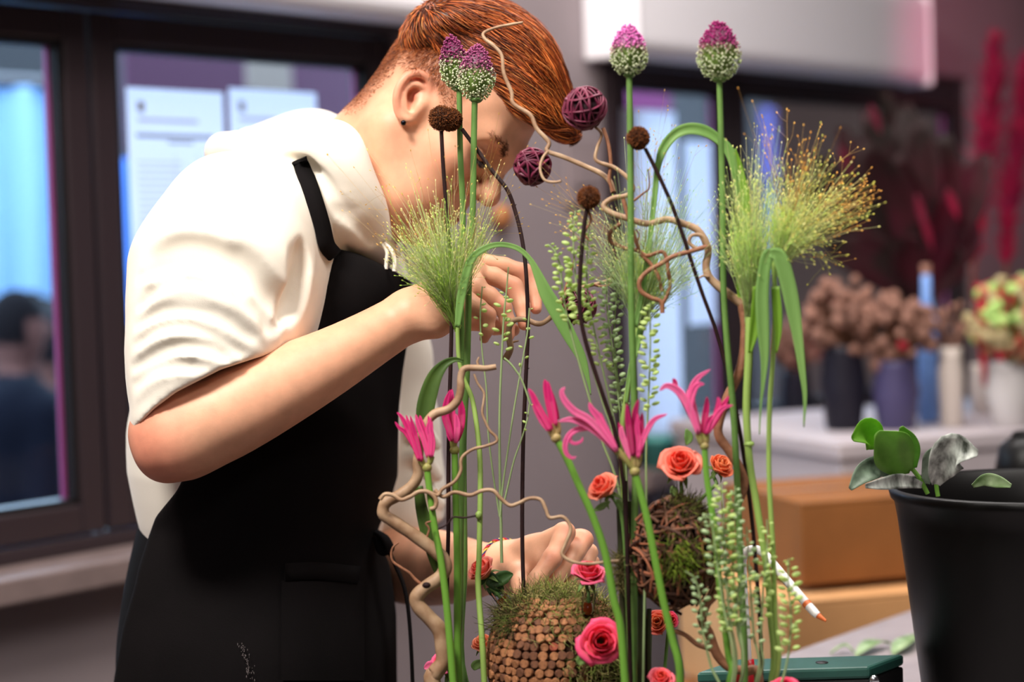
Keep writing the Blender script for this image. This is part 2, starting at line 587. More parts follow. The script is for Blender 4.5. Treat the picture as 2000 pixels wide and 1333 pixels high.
def window(name, s0, s1, z0, z1, splits, mulls=.02):
    f = MB(); fr = .024
    for q in ((s0, s0 + fr, z0, z1), (s1 - fr, s1, z0, z1), (s0 + fr, s1 - fr, z0, z0 + fr), (s0 + fr, s1 - fr, z1 - fr * 1.6, z1)):
        f.add(*box_pts(wall_pt(q[0], q[2], -.07), WD * (q[1] - q[0]), WN * .055, UP * (q[3] - q[2])))
    o = f.build(name, M_frame, smooth=False, kind='structure')
    bevel(o, .004)
    xs = [s0 + fr] + list(splits) + [s1 - fr]
    for i in range(len(xs) - 1):
        sash(o, xs[i] + .004, xs[i + 1] - .004, z0 + fr + .004, z1 - fr * 1.6 - .004)
    return o


window('window_1', a0, a1, zs + .028, zt, [wp(206, 500)[0]])
window('window_2', b0, b1, zs2 + .02, zt, [wp(1452, 400)[0]])
wbox('trim_1', a0 - .04, a1 + .03, zs - .012, zs + .028, -.10, .085, M_sill, bev=.005, kind='structure')
wbox('trim_2', b0 - .03, b1 + .03, zs2 - .02, zs2 + .02, -.10, .085, M_sill, bev=.005, kind='structure')
wbox('trim_3', b0 - .035, b0, zs2, 2.2, -.02, .02, M_frame, kind='structure')
m = MB(); m.add(*box_pts(wall_pt(b0, zs, -TH), WD * (b1 - b0), WN * TH, UP * (zs2 - .02 - zs))); m.build('wall_parapet', M_wall, smooth=False, kind='structure')


def cassette(name, s0, s1, z0, z1, label):
    """rounded white blind box over a window"""
    r = .035; dep = .13
    prof = []
    for cx, cz, a in ((dep - r, z0 + r, -90), (dep - r, z1 - r, 0)):
        for k in range(6):
            t = math.radians(a + 90 * k / 5); prof.append((cx + r * math.cos(t), cz + r * math.sin(t)))
    prof = [(0.002, z0)] + prof + [(0.002, z1)]
    m = MB(); n = len(prof); ss = [s0, s0 + .004, s1 - .004, s1]
    sc_ = [.96, 1, 1, .96]
    cz = (z0 + z1) / 2
    V = np.array([wall_pt(s, cz + (z - cz) * k, nn * k + .002) for s, k in zip(ss, sc_) for nn, z in prof])
    F = []
    for i in range(3):
        for j in range(n):
            F.append([i * n + j, i * n + (j + 1) % n, (i + 1) * n + (j + 1) % n, (i + 1) * n + j])
    F.append(list(range(n))[::-1]); F.append([3 * n + j for j in range(n)])
    root = mk(name, V, F, M_white, smooth=False, label=label, cat='blind box')
    for s in (s0, s1):
        V, F = box_pts(wall_pt(s - .008, z0 - .004, .0), WD * .016, WN * (dep + .008), UP * (z1 - z0 + .008))
        bevel(mk('end_cap', V, F, M_white, root, smooth=False), .02, 3)
    V, F = box_pts(wall_pt(s0 + .02, z0 - .012, .045), WD * (s1 - s0 - .04), WN * .02, UP * .014)
    mk('bottom_bar', V, F, M_frame, root, smooth=False)
    return root


zb = wp(430, 2, .12)[1]
cassette('blind_cassette', a0 + .05, wp(868, 20, .12)[0], zb, zb + .22, 'white roller blind box at the upper left above the papered window')
s1c = wp(1808, 100, .12)[0]; zb2 = wp(1790, 163, .12)[1]
cassette('blind_cassette', wp(1236, 60, .12)[0], s1c, zb2, zb2 + .225, 'long white rounded roller blind box above the plants, upper right')

# notices taped inside the panes
M_paper = mat('paper', (232, 232, 240), rough=0.9, thin=0.75)
M_ink = mat('grey_print', (120, 122, 138), rough=0.9)
M_inkl = mat('pale_print', (176, 178, 192), rough=0.9)
M_inkm = mat('mid_print', (150, 152, 166), rough=0.9)


def notice(s0, s1, z0, z1, label, rows=True, n=-.0405):
    root = wbox('paper_notice', s0, s1, z0, z1, n, n + .0015, M_paper, label=label, cat='notice')
    if not rows: return root
    w = s1 - s0; h = z1 - z0
    lines = [(.10, .17, .06, .11, M_inkm), (.10, .72, .135, .150, M_inkl), (.08, .88, .205, .222, M_ink), (.40, .66, .235, .245, M_ink)]
    y = .33
    while y < .93:
        lines.append((.08, .08 + .8 * (0.75 + .25 * math.sin(y * 50)), y, y + .006, M_inkl)); y += .03
    lines += [(.46, .463, .28, .95, M_inkl), (.70, .703, .28, .95, M_inkl)]
    for mm in (M_ink, M_inkm, M_inkl):
        b = MB()
        for x0, x1, y0, y1, q in lines:
            if q is mm:
                b.add(*box_pts(wall_pt(s0 + w * x0, z1 - h * y1, n + .0015), WD * w * (x1 - x0), WN * .0004, UP * h * (y1 - y0)))
        if b.n: b.build('printed_lines', mm, root, smooth=False)
    return root


NP = -.0405
s0, z1 = wp(246, 170, NP); s1 = wp(434, 180, NP)[0]
notice(s0, s1, z1 - .36, z1, 'white printed notice on the left pane beside the window stile', n=NP)
s0 = wp(446, 178, NP)[0]; s1, z1 = wp(616, 182, NP)
notice(s0, s1, z1 - .36, z1, 'white printed notice on the pane just above the hood', n=NP)
s0 = wp(1212, 400, .0)[0]; s1 = wp(1322, 400, .0)[0]; z1 = wp(1260, 215, .0)[1]; z0 = wp(1290, 866, .0)[1]
notice(s0, s1, z0, z1, 'tall pale sheet hung over the window sash behind the middle grass plume', rows=False, n=.001)
s0, z1 = wp(1336, 276, NP); s1 = wp(1446, 300, NP)[0]; z0 = wp(1390, 632, NP)[1]
notice(s0, s1, z0, z1, 'blank pale sheet on the pane behind the right-hand drumstick alliums', rows=False, n=NP)

# small things on the wall
V, F = lathe([(0, .0), (.020, .0), (.024, .006), (.024, .014), (.018, .022), (0, .024)], wall_pt(*wp(972, 424), .001), 24, WN)
mk('wooden_disc', V, F, mat('brown_wood_knob', (170, 110, 66), rough=.5), label='small round brown wooden disc on the grey wall behind the nose', cat='disc')
s0, z1 = wp(1098, 268); s1, z0 = wp(1172, 400)
o = wbox('wall_plate', s0, s1, z0, z1, .001, .012, mat('pinkish_plate', (140, 126, 128), rough=.5), label='dull pink plate on the grey wall behind the burgundy balls', cat='wall plate', bev=.003)
wbox('switch', s0 + .02, s1 - .02, (z0 + z1) / 2 - .03, (z0 + z1) / 2 + .03, .012, .017, mat('pinkish_plate', (150, 132, 132)), o, bev=.002)

# ---------------------------------------------------------------- outside
def gpt(px, d):
    p = W(px, 600, d); p[2] = -.15
    return p


V, F = box_pts(wall_pt(-9, -.25, -9), WD * 42, WN * 8.6, UP * .1)
mk('ground', V, F, mat('asphalt', (70, 72, 80), rough=.9, var=.2, vscale=2), smooth=False, kind='structure')
# dark building across the yard
V, F = box_pts(wall_pt(-8, -.15, -6.2), WD * 40, WN * .3, UP * 3.2)
bl = mk('dark_building', V, F, mat('dark_facade', (12, 9, 13), rough=.8), smooth=False, label='dark facade across the yard seen through the windows', cat='building')
# pleated pale curtain
nx = 180
p0 = wp(-260, 500, -2.4)[0]; p1 = wp(119, 500, -2.4)[0]
zt_ = wp(60, 172, -2.4)[1]; zb_ = wp(60, 600, -2.4)[1]
sx = np.linspace(p0, p1, nx)
rows = []
for z in np.linspace(zt_, zb_, 6):
    rows.append([wall_pt(s, z - .05 * math.sin(s * 9) * (z < zb_ + .01), -2.4 + .03 * math.sin(s * 46) + .01 * math.sin(s * 17)) for s in sx])
V = np.array(rows).reshape(-1, 3)
V = np.vstack([V, V - WN * .004]); N1 = 6 * nx
i = np.arange(5)[:, None]; j = np.arange(nx - 1)[None]
F = np.stack(np.broadcast_arrays(i * nx + j, i * nx + j + 1, (i + 1) * nx + j + 1, (i + 1) * nx + j), -1).reshape(-1, 4)
cur = mk('pleated_curtain', V, np.vstack([F, F[:, ::-1] + N1]), mat('pale_blue_cloth', (172, 203, 230), rough=.8, thin=.5), label='pale blue pleated awning curtain hanging outside the left window', cat='curtain')
V, F = tube([wall_pt(p0 - .05, zt_ + .015, -2.4), wall_pt(p1 + .02, zt_ + .015, -2.4)], .02, 10)
mk('rail', V, F, M_frame, cur)
for s in (p0, p1 + .01):
    V, F = tube([wall_pt(s, -.15, -2.42), wall_pt(s, zt_ + .03, -2.42)], .02, 10)
    mk('post', V, F, M_frame, cur)


def banner(px0, px1, py0, py1, n, m, name, label, cat):
    s0, z1 = wp(px0, py0, n); s1, _ = wp(px1, py0, n); z0 = wp((px0 + px1) / 2, py1, n)[1]
    root = wbox(name, s0, s1, z0, z1, n, n + .02, m, label=label, cat=cat, bev=.005)
    for s in (s0 + .02, s1 - .03):
        V, F = tube([wall_pt(s, -.15, n - .012), wall_pt(s, z1, n - .012)], .015, 8)
        mk('post', V, F, M_frame, root)
    return root


banner(236, 470, 96, 300, -1.8, mat('magenta_reflection', (58, 8, 42), rough=.7), 'banner_or_reflection_panel', 'magenta panel outside imitating the reflection above the left printed notice', 'banner')  # added panel, its colour imitates magenta reflected in the pane
banner(476, 560, 100, 300, -1.9, mat('taupe_cloth', (112, 98, 88), rough=.7), 'banner_or_reflection_panel', 'taupe banner outside between the two magenta reflection panels', 'banner')
banner(566, 690, 100, 300, -2.0, mat('magenta_reflection', (58, 8, 42)), 'banner_or_reflection_panel', 'magenta panel outside imitating the reflection above the right printed notice', 'banner')  # second added panel for the same painted reflection
banner(236, 300, 310, 640, -1.4, mat('blue_panel', (90, 140, 220), rough=.6, thin=.4), 'blue_board', 'blue board outside at the edge of the left notice', 'board')
banner(1486, 1604, 212, 354, -2.2, mat('lavender_panel', (150, 150, 226), rough=.6, thin=.6), 'lavender_board', 'lavender board outside behind the feathery right grass', 'board')
banner(1486, 1608, 364, 520, -2.4, mat('sky_panel', (120, 190, 240), rough=.6, thin=.6), 'sky_blue_board', 'sky blue board outside behind the feathery right grass', 'board')
banner(1212, 1300, 150, 420, -1.3, mat('plum_cloth', (110, 20, 84), rough=.8), 'banner_or_reflection_panel', 'dark plum banner outside above the tall pale sheet', 'banner')


def passer(px, d, top, coat, trou, label, face=1):
    """simple standing figure seen through the window"""
    g = gpt(px, d); k = d / FPX
    S = SDF()
    hh = (W(px, top, d)[2] - g[2])
    u = hh / 1.75

    def q(x, y, z): return np.array([x * u, z * u, y * u])
    S.ell(q(0, 0, 1.63), (.085 * u, .115 * u, .095 * u), None, .02)
    S.cap(q(0, 0, 1.45), q(0, 0, 1.58), .06 * u, .055 * u, .03)
    S.cap(q(-.05, .12, 1.36), q(0, .06, 1.0), .13 * u, .15 * u, .06); S.cap(q(-.05, -.12, 1.36), q(0, -.06, 1.0), .13 * u, .15 * u, .06)
    for sg in (-1, 1):
        S.cap(q(0, sg * .22, 1.38), q(-.03, sg * .27, 1.08), .065 * u, .05 * u, .03); S.cap(q(-.03, sg * .27, 1.08), q(.12, sg * .22, .86), .05 * u, .04 * u, .02)
        S.cap(q(.13, sg * .21, .85), q(.17, sg * .2, .78), .042 * u, .03 * u, .02)
        S.cap(q(0, sg * .09, .95), q(.02, sg * .11, .5), .095 * u, .065 * u, .03); S.cap(q(.02, sg * .11, .5), q(-.02, sg * .11, .08), .06 * u, .045 * u, .02)
        S.cap(q(-.04, sg * .11, .05), q(.12, sg * .12, .04), .05 * u, .045 * u, .03)
    S.ell(q(.10 * face, 0, 1.62), (.016 * u, .02 * u, .014 * u), None, .02)
    V, Q = S.mesh(.014 * u)
    V = relax(V, Q, 2)
    z = V[:, 1] / u; x = V[:, 0] / u
    c = np.where((z > 1.50)[:, None], lin((90, 60, 54)), np.where((z > .92)[:, None] | (np.abs(V[:, 2:3] / u) > .2), lin(coat), lin(trou)))
    c = np.where(((z > 1.66) | ((z > 1.58) & (x * face < -.01)))[:, None], lin((14, 10, 12)), c)
    c = np.where((z < .09)[:, None], lin((30, 28, 32)), c)
    Vw = np.stack([V[:, 0], V[:, 2], V[:, 1]], 1)
    ang = .6; R2 = np.array([[math.cos(ang), -math.sin(ang), 0], [math.sin(ang), math.cos(ang), 0], [0, 0, 1]])
    root = thing('person', label, 'person', g)
    mk('body', Vw @ R2.T + g, Q[:, ::-1], mat('clothed_figure', (128, 128, 128), rough=.9, spec=.08, attr='Col'), root, cols=c)
    return root


passer(30, 4.9, 560, (6, 7, 16), (6, 6, 11), 'person in a dark navy coat outside the left window, at the frame edge')
passer(112, 5.3, 610, (7, 8, 18), (96, 156, 200), 'person outside in dark top and pale blue trousers by the window stile')

# ---------------------------------------------------------------- the florist
person = thing('person', 'person with short copper red hair, cream hoodie and black apron, bent over the flowers', 'person', (W(500, 1200, 2.2)[0], W(500, 1200, 2.2)[1], 0.0))

# head frame: x forward, y to the person's left, z up; origin between the ears
_a, _b, _c, HS = -0.80, -0.30, 0.13, 0.95
_M = np.array([[1, 0, 0], [0, 0, 1], [0, 1, 0]], float)
_Rz = np.array([[math.cos(_a), -math.sin(_a), 0], [math.sin(_a), math.cos(_a), 0], [0, 0, 1]])
_Ry = np.array([[math.cos(_b), -math.sin(_b), 0], [math.sin(_b), math.cos(_b), 0], [0, 0, 1]])
_Rx = np.array([[1, 0, 0], [0, math.cos(_c), -math.sin(_c)], [0, math.sin(_c), math.cos(_c)]])
HR = _Rz @ _M @ _Ry @ _Rx
HT = np.array([-0.0835, 0.2405, 2.12])


def hd(x, y, z):
    return HR @ (np.array([x, y, z]) * HS) + HT


def hde(s, c, r, k=0.01, mode='u'):
    s.ell(hd(*c), np.array(r) * HS, HR, k, mode)


def hdc(s, a, b, ra, rb, k=0.01, mode='u'):
    s.cap(hd(*a), hd(*b), ra * HS, rb * HS, k, mode)


B = SDF()
# skull and face
hde(B, (0.000, 0, 0.042), (0.086, 0.074, 0.074), 0.01)
hde(B, (0.042, 0, 0.046), (0.053, 0.062, 0.058), 0.03)
hde(B, (0.040, 0, -0.020), (0.050, 0.060, 0.072), 0.03)
for sgn in (-1, 1):
    hdc(B, (0.000, sgn * .058, -.036), (0.050, sgn * .040, -.083), 0.019, 0.016, 0.030)
    hdc(B, (0.050, sgn * .040, -.083), (0.082, sgn * .012, -.098), 0.016, 0.015, 0.025)
    hde(B, (0.064, sgn * .043, -.016), (0.020, 0.020, 0.018), 0.025)
    hde(B, (0.062, sgn * .030, -.058), (0.026, 0.022, 0.034), 0.025)
    hdc(B, (0.083, sgn * .038, .031), (0.094, sgn * .006, .026), 0.009, 0.009, 0.022)
hde(B, (0.086, 0, -.100), (0.014, 0.018, 0.014), 0.02)
hde(B, (0.076, 0, -.062), (0.027, 0.028, 0.030), 0.02)
for sgn in (-1, 1):
    hde(B, (0.098, sgn * .033, .012), (0.015, 0.019, 0.013), 0.014, 's')
    hde(B, (0.0765, sgn * .033, .010), (0.0145, 0.0150, 0.0140), 0.004)
    hdc(B, (0.0885, sgn * .021, .0045), (0.0865, sgn * .047, .0035), 0.0018, 0.0015, 0.003, 's')
    hdc(B, (0.091, sgn * .020, .017), (0.085, sgn * .047, .015), 0.0016, 0.0012, 0.004, 's')
# nose
hdc(B, (0.092, 0, .020), (0.112, 0, -.016), 0.0085, 0.0110, 0.012)
hde(B, (0.114, 0, -.021), (0.0125, 0.0120, 0.0110), 0.008)
for sgn in (-1, 1):
    hde(B, (0.101, sgn * .0135, -.026), (0.0110, 0.0080, 0.0085), 0.006)
    hde(B, (0.108, sgn * .0075, -.034), (0.0065, 0.0038, 0.0050), 0.003, 's')
    hdc(B, (0.098, sgn * .024, -.022), (0.084, sgn * .034, -.050), 0.0025, 0.0015, 0.008, 's')
# lips
for zz, rr, xo in ((-.0560, .0055, 0.0), (-.0670, .0062, -.001)):
    hdc(B, (0.086 + xo, -.022, -.0605), (0.1015 + xo, 0, zz), rr * .55, rr, 0.006)
    hdc(B, (0.086 + xo, .022, -.0605), (0.1015 + xo, 0, zz), rr * .55, rr, 0.006)
hdc(B, (0.088, -.0245, -.0605), (0.106, 0, -.0615), 0.0012, 0.0016, 0.003, 's')
hdc(B, (0.088, .0245, -.0605), (0.106, 0, -.0615), 0.0012, 0.0016, 0.003, 's')
hdc(B, (0.103, 0, -.040), (0.101, 0, -.050), 0.002, 0.003, 0.006, 's')
# neck and hidden trunk that joins the limbs
nb = cv(640, 400, 2.17)
B.cap(hd(-.018, 0, -.030), nb, 0.057, 0.062, 0.035)
B.cap(hd(0.030, 0, -.060), cv(715, 420, 2.15), 0.040, 0.040, 0.035)
B.cap(hd(0.000, -.052, -.045), cv(735, 455, 2.09), 0.011, 0.013, 0.03)
B.cap(nb, cv(540, 620, 2.2), 0.065, 0.11, 0.03)
# ear on the near side, in view pixels
ED = 2.048
ear_c = cv(806, 190, ED + .004)
EM = np.stack([norm([0.94, -0.34, 0.12]), norm([0.34, 0.94, 0.05]), norm(np.cross([0.94, -0.34, 0.12], [0.34, 0.94, 0.05]))], 1)
B.ell(cv(812, 190, ED + .010), (.017, .024, .012), EM, 0.008)
B.ell(cv(806, 190, ED + .002), (.0155, .0265, .0045), EM, 0.003)
B.ell(cv(806, 183, ED - .006), (.0125, .0195, .0065), EM, 0.003, 's')
helix = [(832, 186, ED + .004, 5), (840, 172, ED + .002, 6), (837, 155, ED - .001, 7), (825, 146, ED - .004, 7), (811, 143, ED - .007, 7), (797, 148, ED - .009, 7),
         (785, 160, ED - .010, 7), (777, 176, ED - .010, 7), (774, 194, ED - .009, 7), (776, 212, ED - .007, 7), (783, 226, ED - .005, 8), (792, 233, ED - .003, 9), (803, 231, ED, 8)]
B.chain(helix, 0.0025, n=3)
B.chain([(826, 172, ED - .001, 5), (812, 164, ED - .003, 6), (799, 168, ED - .004, 6.5), (791, 182, ED - .005, 6.5), (789, 200, ED - .005, 6.5), (793, 214, ED - .004, 6.5), (801, 222, ED - .003, 5.5)], 0.003, n=3)
B.ell(cv(810, 190, ED - .002), (.0085, .0080, .0095), EM, 0.003, 's')
B.ell(cv(806, 206, ED - .004), (.0050, .0075, .0065), EM, 0.003, 's')
B.chain([(826, 192, ED + .001, 7), (819, 208, ED - .002, 6), (812, 222, ED - .002, 5)], 0.004, n=2)
B.chain([(824, 184, ED + .002, 4), (812, 188, ED + .001, 4)], 0.004)
B.cap(cv(830, 205, ED + .010), cv(815, 226, ED + .010), .010, .008, 0.012)

# near arm
B.cap(cv(500, 440, 2.06), cv(395, 640, 1.98), 0.052, 0.048, 0.02)
B.cap(cv(395, 640, 1.98), cv(342, 835, 1.925), 0.048, 0.036, 0.02)
B.chain([(338, 850, 1.925, 72), (400, 830, 1.925, 82), (472, 795, 1.93, 81), (560, 750, 1.94, 73), (650, 704, 1.95, 61), (740, 652, 1.965, 50), (805, 612, 1.975, 44)], 0.006, n=4)
B.chain([(322, 893, 1.925, 38), (345, 880, 1.92, 45)], 0.035)
B.chain([(305, 840, 1.93, 44), (330, 860, 1.92, 50)], 0.02)
# near hand
HB = [(805, 614, 1.975, 43)]
B.chain([(805, 612, 1.975, 42), (860, 580, 1.985, 40), (925, 525, 2.005, 24)], 0.012)
B.chain([(805, 614, 1.97, 42), (870, 590, 1.975, 36), (928, 555, 1.985, 22)], 0.012)
B.chain([(805, 618, 1.965, 40), (850, 625, 1.962, 31), (900, 602, 1.958, 24), (915, 590, 1.955, 19)], 0.012)
B.chain([(860, 575, 2.0, 30), (925, 508, 2.03, 17)], 0.012)
B.chain([(925, 508, 2.03, 18), (985, 520, 2.04, 16.5), (1026, 533, 2.042, 17), (1044, 570, 2.035, 15), (1047, 603, 2.025, 12)], 0.004)
B.chain([(922, 532, 2.005, 19), (965, 540, 2.012, 17.5), (1003, 560, 2.015, 18), (1020, 600, 2.008, 15.5), (1024, 634, 2.0, 12.5)], 0.004)
B.chain([(922, 560, 1.98, 19), (955, 578, 1.984, 17.5), (982, 600, 1.985, 17), (992, 628, 1.985, 14), (994, 656, 1.985, 11.5)], 0.004)
B.chain([(905, 598, 1.955, 18), (935, 600, 1.952, 15.5), (954, 615, 1.950, 14.5), (953, 642, 1.952, 12.5), (946, 662, 1.956, 10)], 0.004)
B.chain([(870, 610, 2.01, 28), (915, 625, 2.03, 19), (965, 637, 2.03, 16), (1003, 645, 2.015, 13)], 0.006)

# far arm
B.cap(cv(690, 500, 2.34), cv(735, 800, 2.36), 0.050, 0.045, 0.02)
B.cap(cv(735, 800, 2.36), cv(745, 1090, 2.31), 0.045, 0.042, 0.02)
B.chain([(745, 1092, 2.31, 66), (800, 1106, 2.26, 72), (850, 1109, 2.21, 71), (900, 1113, 2.14, 61), (945, 1112, 2.09, 48), (985, 1107, 2.05, 41)], 0.006, n=4)
# far hand
B.chain([(985, 1107, 2.05, 40), (1040, 1085, 2.02, 34), (1098, 1045, 1.985, 22)], 0.014)
B.chain([(985, 1107, 2.05, 38), (1060, 1080, 2.04, 32), (1130, 1053, 2.01, 20)], 0.014)
B.chain([(1000, 1110, 2.06, 34), (1080, 1095, 2.05, 30), (1146, 1078, 2.035, 18)], 0.014)
B.chain([(1000, 1110, 2.04, 30), (1040, 1110, 2.01, 26), (1060, 1095, 1.995, 22)], 0.014)
B.chain([(1104, 1040, 1.982, 21), (1094, 1062, 1.972, 18), (1078, 1092, 1.960, 19), (1050, 1130, 1.950, 16.5), (1025, 1160, 1.945, 13)], 0.004)
B.chain([(1140, 1055, 2.006, 20), (1126, 1078, 1.995, 17), (1108, 1104, 1.985, 18), (1085, 1132, 1.975, 15.5), (1066, 1152, 1.965, 12.5)], 0.004)
B.chain([(1152, 1080, 2.03, 17), (1142, 1105, 2.02, 16), (1128, 1130, 2.005, 15), (1105, 1150, 1.99, 12)], 0.004)
B.chain([(1158, 1098, 2.05, 14), (1150, 1122, 2.04, 13), (1140, 1140, 2.03, 11)], 0.004)
B.chain([(1000, 1105, 2.02, 26), (1012, 1122, 1.995, 20), (1016, 1142, 1.975, 16), (1015, 1166, 1.955, 12.5)], 0.006)

BODY = B
V, Q = B.mesh(0.0019)
V = relax(V, Q, 2, 0.4)
px = np.stack([1000 + FPX * V[:, 0] / V[:, 2], 666.5 - FPX * V[:, 1] / V[:, 2]], 1)
skin = np.array(lin((226, 168, 136)))
cols = np.tile(skin, (len(V), 1))
loc = ((V - HT) @ HR) / HS


def blush(c, r, col, s):
    """local change of the skin's own colour around a view point"""
    global cols
    d = np.linalg.norm(V - np.asarray(c), axis=1)
    t = (s * np.clip(1 - d / r, 0, 1) ** 1.3)[:, None]
    cols = cols * (1 - t) + np.array(lin(col)) * t


red = (214, 118, 96)
for q in helix[1:11:2]:
    blush(cv(*q[:3]), 0.016, (226, 120, 100), 0.5)
blush(cv(808, 186, ED), .014, (190, 70, 60), .7)
blush(hd(.116, 0, -.024), .028, red, .55)
blush(hd(.062, -.045, -.016), .04, red, .4); blush(hd(.062, .045, -.016), .04, red, .4)
blush(hd(.1, 0, -.0615), .012, (186, 92, 84), .8)
blush(hd(.093, -.014, -.0615), .010, (186, 92, 84), .8); blush(hd(.093, .014, -.0615), .010, (186, 92, 84), .8)
blush(hd(.108, -.0075, -.032), .008, (120, 50, 40), .8)
for c in ((318, 905, 1.91), (300, 850, 1.91)):
    blush(cv(*c), 0.055, red, .75)
for c in ((1026, 530, 2.03), (1004, 556, 2.0), (983, 598, 1.975), (954, 612, 1.94), (1046, 604, 2.02), (1024, 634, 1.99), (947, 662, 1.95), (994, 655, 1.98),
          (1106, 1030, 1.97), (1146, 1046, 2.0), (1078, 1090, 1.95), (1025, 1160, 1.94), (1016, 1164, 1.95)):
    blush(cv(*c), 0.020, (216, 120, 100), .5)
# shaved sides: stubble colours the scalp
up_side = loc[:, 2] - (0.022 + 0.10 * np.clip(-loc[:, 0], -0.1, 0.1) * -0.55)
inner = (np.abs(loc) < .2).all(1)
fade = np.clip((loc[:, 2] - (0.004 - 0.0 * loc[:, 0])) / 0.05, 0, 1)
back = np.clip((-loc[:, 0] - 0.035) / 0.03, 0, 1) * np.clip((loc[:, 2] + 0.075) / 0.03, 0, 1)
front_lim = np.clip((0.050 - loc[:, 0]) / 0.012, 0, 1)
t = np.maximum(fade * front_lim, back) * inner * 0.95
t = np.where(np.linalg.norm(V - ear_c, axis=1) < .030, t * np.clip((np.linalg.norm(V - ear_c, axis=1) - .024) / .006, 0, 1), t)
cols = cols * (1 - t[:, None]) + np.array(lin((142, 80, 46))) * t[:, None]
M_skin = mat('skin', (226, 172, 144), rough=0.48, spec=0.4, sub=0.12, subs=0.012, attr='Col', var=0.06, vscale=60, bump=0.12, bscale=700, bdist=0.0008)
mk('body', v2w(V), Q, M_skin, person, cols=cols)
BODY_V, BODY_STUB, BODY_LOC = V, t, loc

# ---- hoodie -------------------------------------------------------------------
T = SDF()
ZS = 0.66


def tor(pts, k=0.012, zs=ZS, s=None):
    P = smooth_path(np.array(pts, float), 2)
    for a, b in zip(P[:-1], P[1:]):
        (s or T).cap(cv(*a[:3]), cv(*b[:3]), a[3] * a[2] / FPX, b[3] * b[2] / FPX, k, 'u', zs)


tor([(610, 455, 2.2, 120), (575, 560, 2.2, 185), (545, 700, 2.2, 232), (518, 860, 2.2, 256), (515, 960, 2.2, 235), (516, 1040, 2.2, 215)])
TORSO = T
Hd = SDF()
Hd.ops = list(T.ops)
# sleeve: shoulder to elbow
Hd.chain([(520, 430, 2.05, 112), (470, 450, 2.02, 140)], 0.05)
Hd.chain([(470, 455, 2.02, 145), (432, 545, 1.99, 168), (412, 640, 1.965, 146), (392, 730, 1.95, 128), (362, 830, 1.93, 102)], 0.03)
Hd.chain([(540, 470, 2.05, 95), (520, 620, 2.0, 70)], 0.04)
SLEEVE0 = SDF(); SLEEVE0.ops = list(Hd.ops)
folds = [
    ([(275, 535), (310, 545), (365, 522), (408, 528), (452, 556), (500, 612), (526, 648)], 19, .35),
    ([(266, 618), (300, 580), (360, 552), (420, 570), (480, 605), (520, 660)], 17, .25),
    ([(262, 650), (315, 612), (390, 604), (450, 622), (505, 676)], 18, .35),
    ([(260, 690), (310, 648), (365, 640), (430, 662), (480, 702)], 17, .3),
    ([(259, 732), (300, 700), (350, 682), (410, 684), (455, 706)], 17, .3),
    ([(262, 775), (300, 732), (345, 716), (410, 716)], 15, .3),
    ([(455, 520), (500, 575), (535, 640), (545, 680)], 20, .2),
    ([(598, 440), (612, 500), (604, 570), (580, 640)], 16, .1),
    ([(560, 480), (575, 540), (560, 620), (535, 680)], 18, .1),
]
for pts, r, lift in folds:
    P = smooth_path(np.array(pts, float) + (np.array([2, 13]) if pts[0][0] < 300 else 0), 4)
    H = SLEEVE0.hit(P[:, 0], P[:, 1])
    rr = r * H[:, 2] / FPX
    env = np.sin(np.linspace(0.25, math.pi - 0.25, len(P))) ** 0.6
    n = SLEEVE0.grad(H)
    C = H - n * (rr * (1 - lift))[:, None]
    for i in range(len(P) - 1):
        Hd.cap(C[i], C[i + 1], rr[i] * (0.55 + .45 * env[i]), rr[i + 1] * (0.55 + .45 * env[i + 1]), 0.0035)
# soft hollows between the rolls
for pts, r in (([(300, 512), (350, 488), (420, 500), (470, 540)], 12), ([(470, 500), (520, 560), (560, 600)], 10), ([(585, 500), (588, 560), (570, 610)], 9)):
    P = smooth_path(np.array(pts, float), 4); Hh = SLEEVE0.hit(P[:, 0], P[:, 1])
    for i in range(len(P) - 1):
        Hd.cap(Hh[i] + [0, 0, -.002], Hh[i + 1] + [0, 0, -.002], r * 2 / FPX, r * 2 / FPX, 0.018, 's')
for pts, r in (([(272, 541), (314, 529), (363, 516), (398, 521), (432, 541)], 7), ([(272, 598), (299, 566), (329, 545)], 3), ([(457, 556), (492, 591), (522, 621), (528, 648)], 7), ([(266, 632), (324, 607), (398, 611), (447, 628), (494, 662)], 5.5),
               ([(262, 672), (309, 643), (363, 638), (423, 660), (479, 693)], 3), ([(260, 717), (299, 695), (348, 678), (408, 680), (449, 701)], 4.5), ([(260, 751), (289, 725), (339, 714), (390, 719)], 3), ([(587, 476), (584, 522), (566, 576), (541, 646)], 8)):
    P = smooth_path(np.array(pts, float), 5); Hh = Hd.hit(P[:, 0], P[:, 1]); env = np.sin(np.linspace(.3, math.pi - .3, len(P)))
    for i in range(len(P) - 1):
        Hd.cap(Hh[i] + [0, 0, -.001], Hh[i + 1] + [0, 0, -.001], r * env[i] * 2 / FPX, r * env[i + 1] * 2 / FPX, 0.010, 's')
# the pushed-up cuff ends here (cut across the arm only)
cut = np.array([(150, 905), (262, 842), (300, 800), (345, 766), (432, 722), (500, 700), (560, 684), (700, 640), (700, 1100), (400, 1100), (335, 1050), (330, 975), (268, 960), (150, 960)], float)
_polyd = SDF().poly(cut).ops[0][0]


def _cut(X, Y, Z):
    X, Y, Z = np.broadcast_arrays(X, Y, Z)
    # only the front half of the space, where the near arm is
    return np.maximum(np.maximum(_polyd(X, Y, Z), Z - 1.99), 0.001 - T.ev(np.stack([X, Y, Z], -1)))


Hd._add(_cut, [-.60, -.25, 1.6], [-.10, .12, 2.0], 0.004, 's')
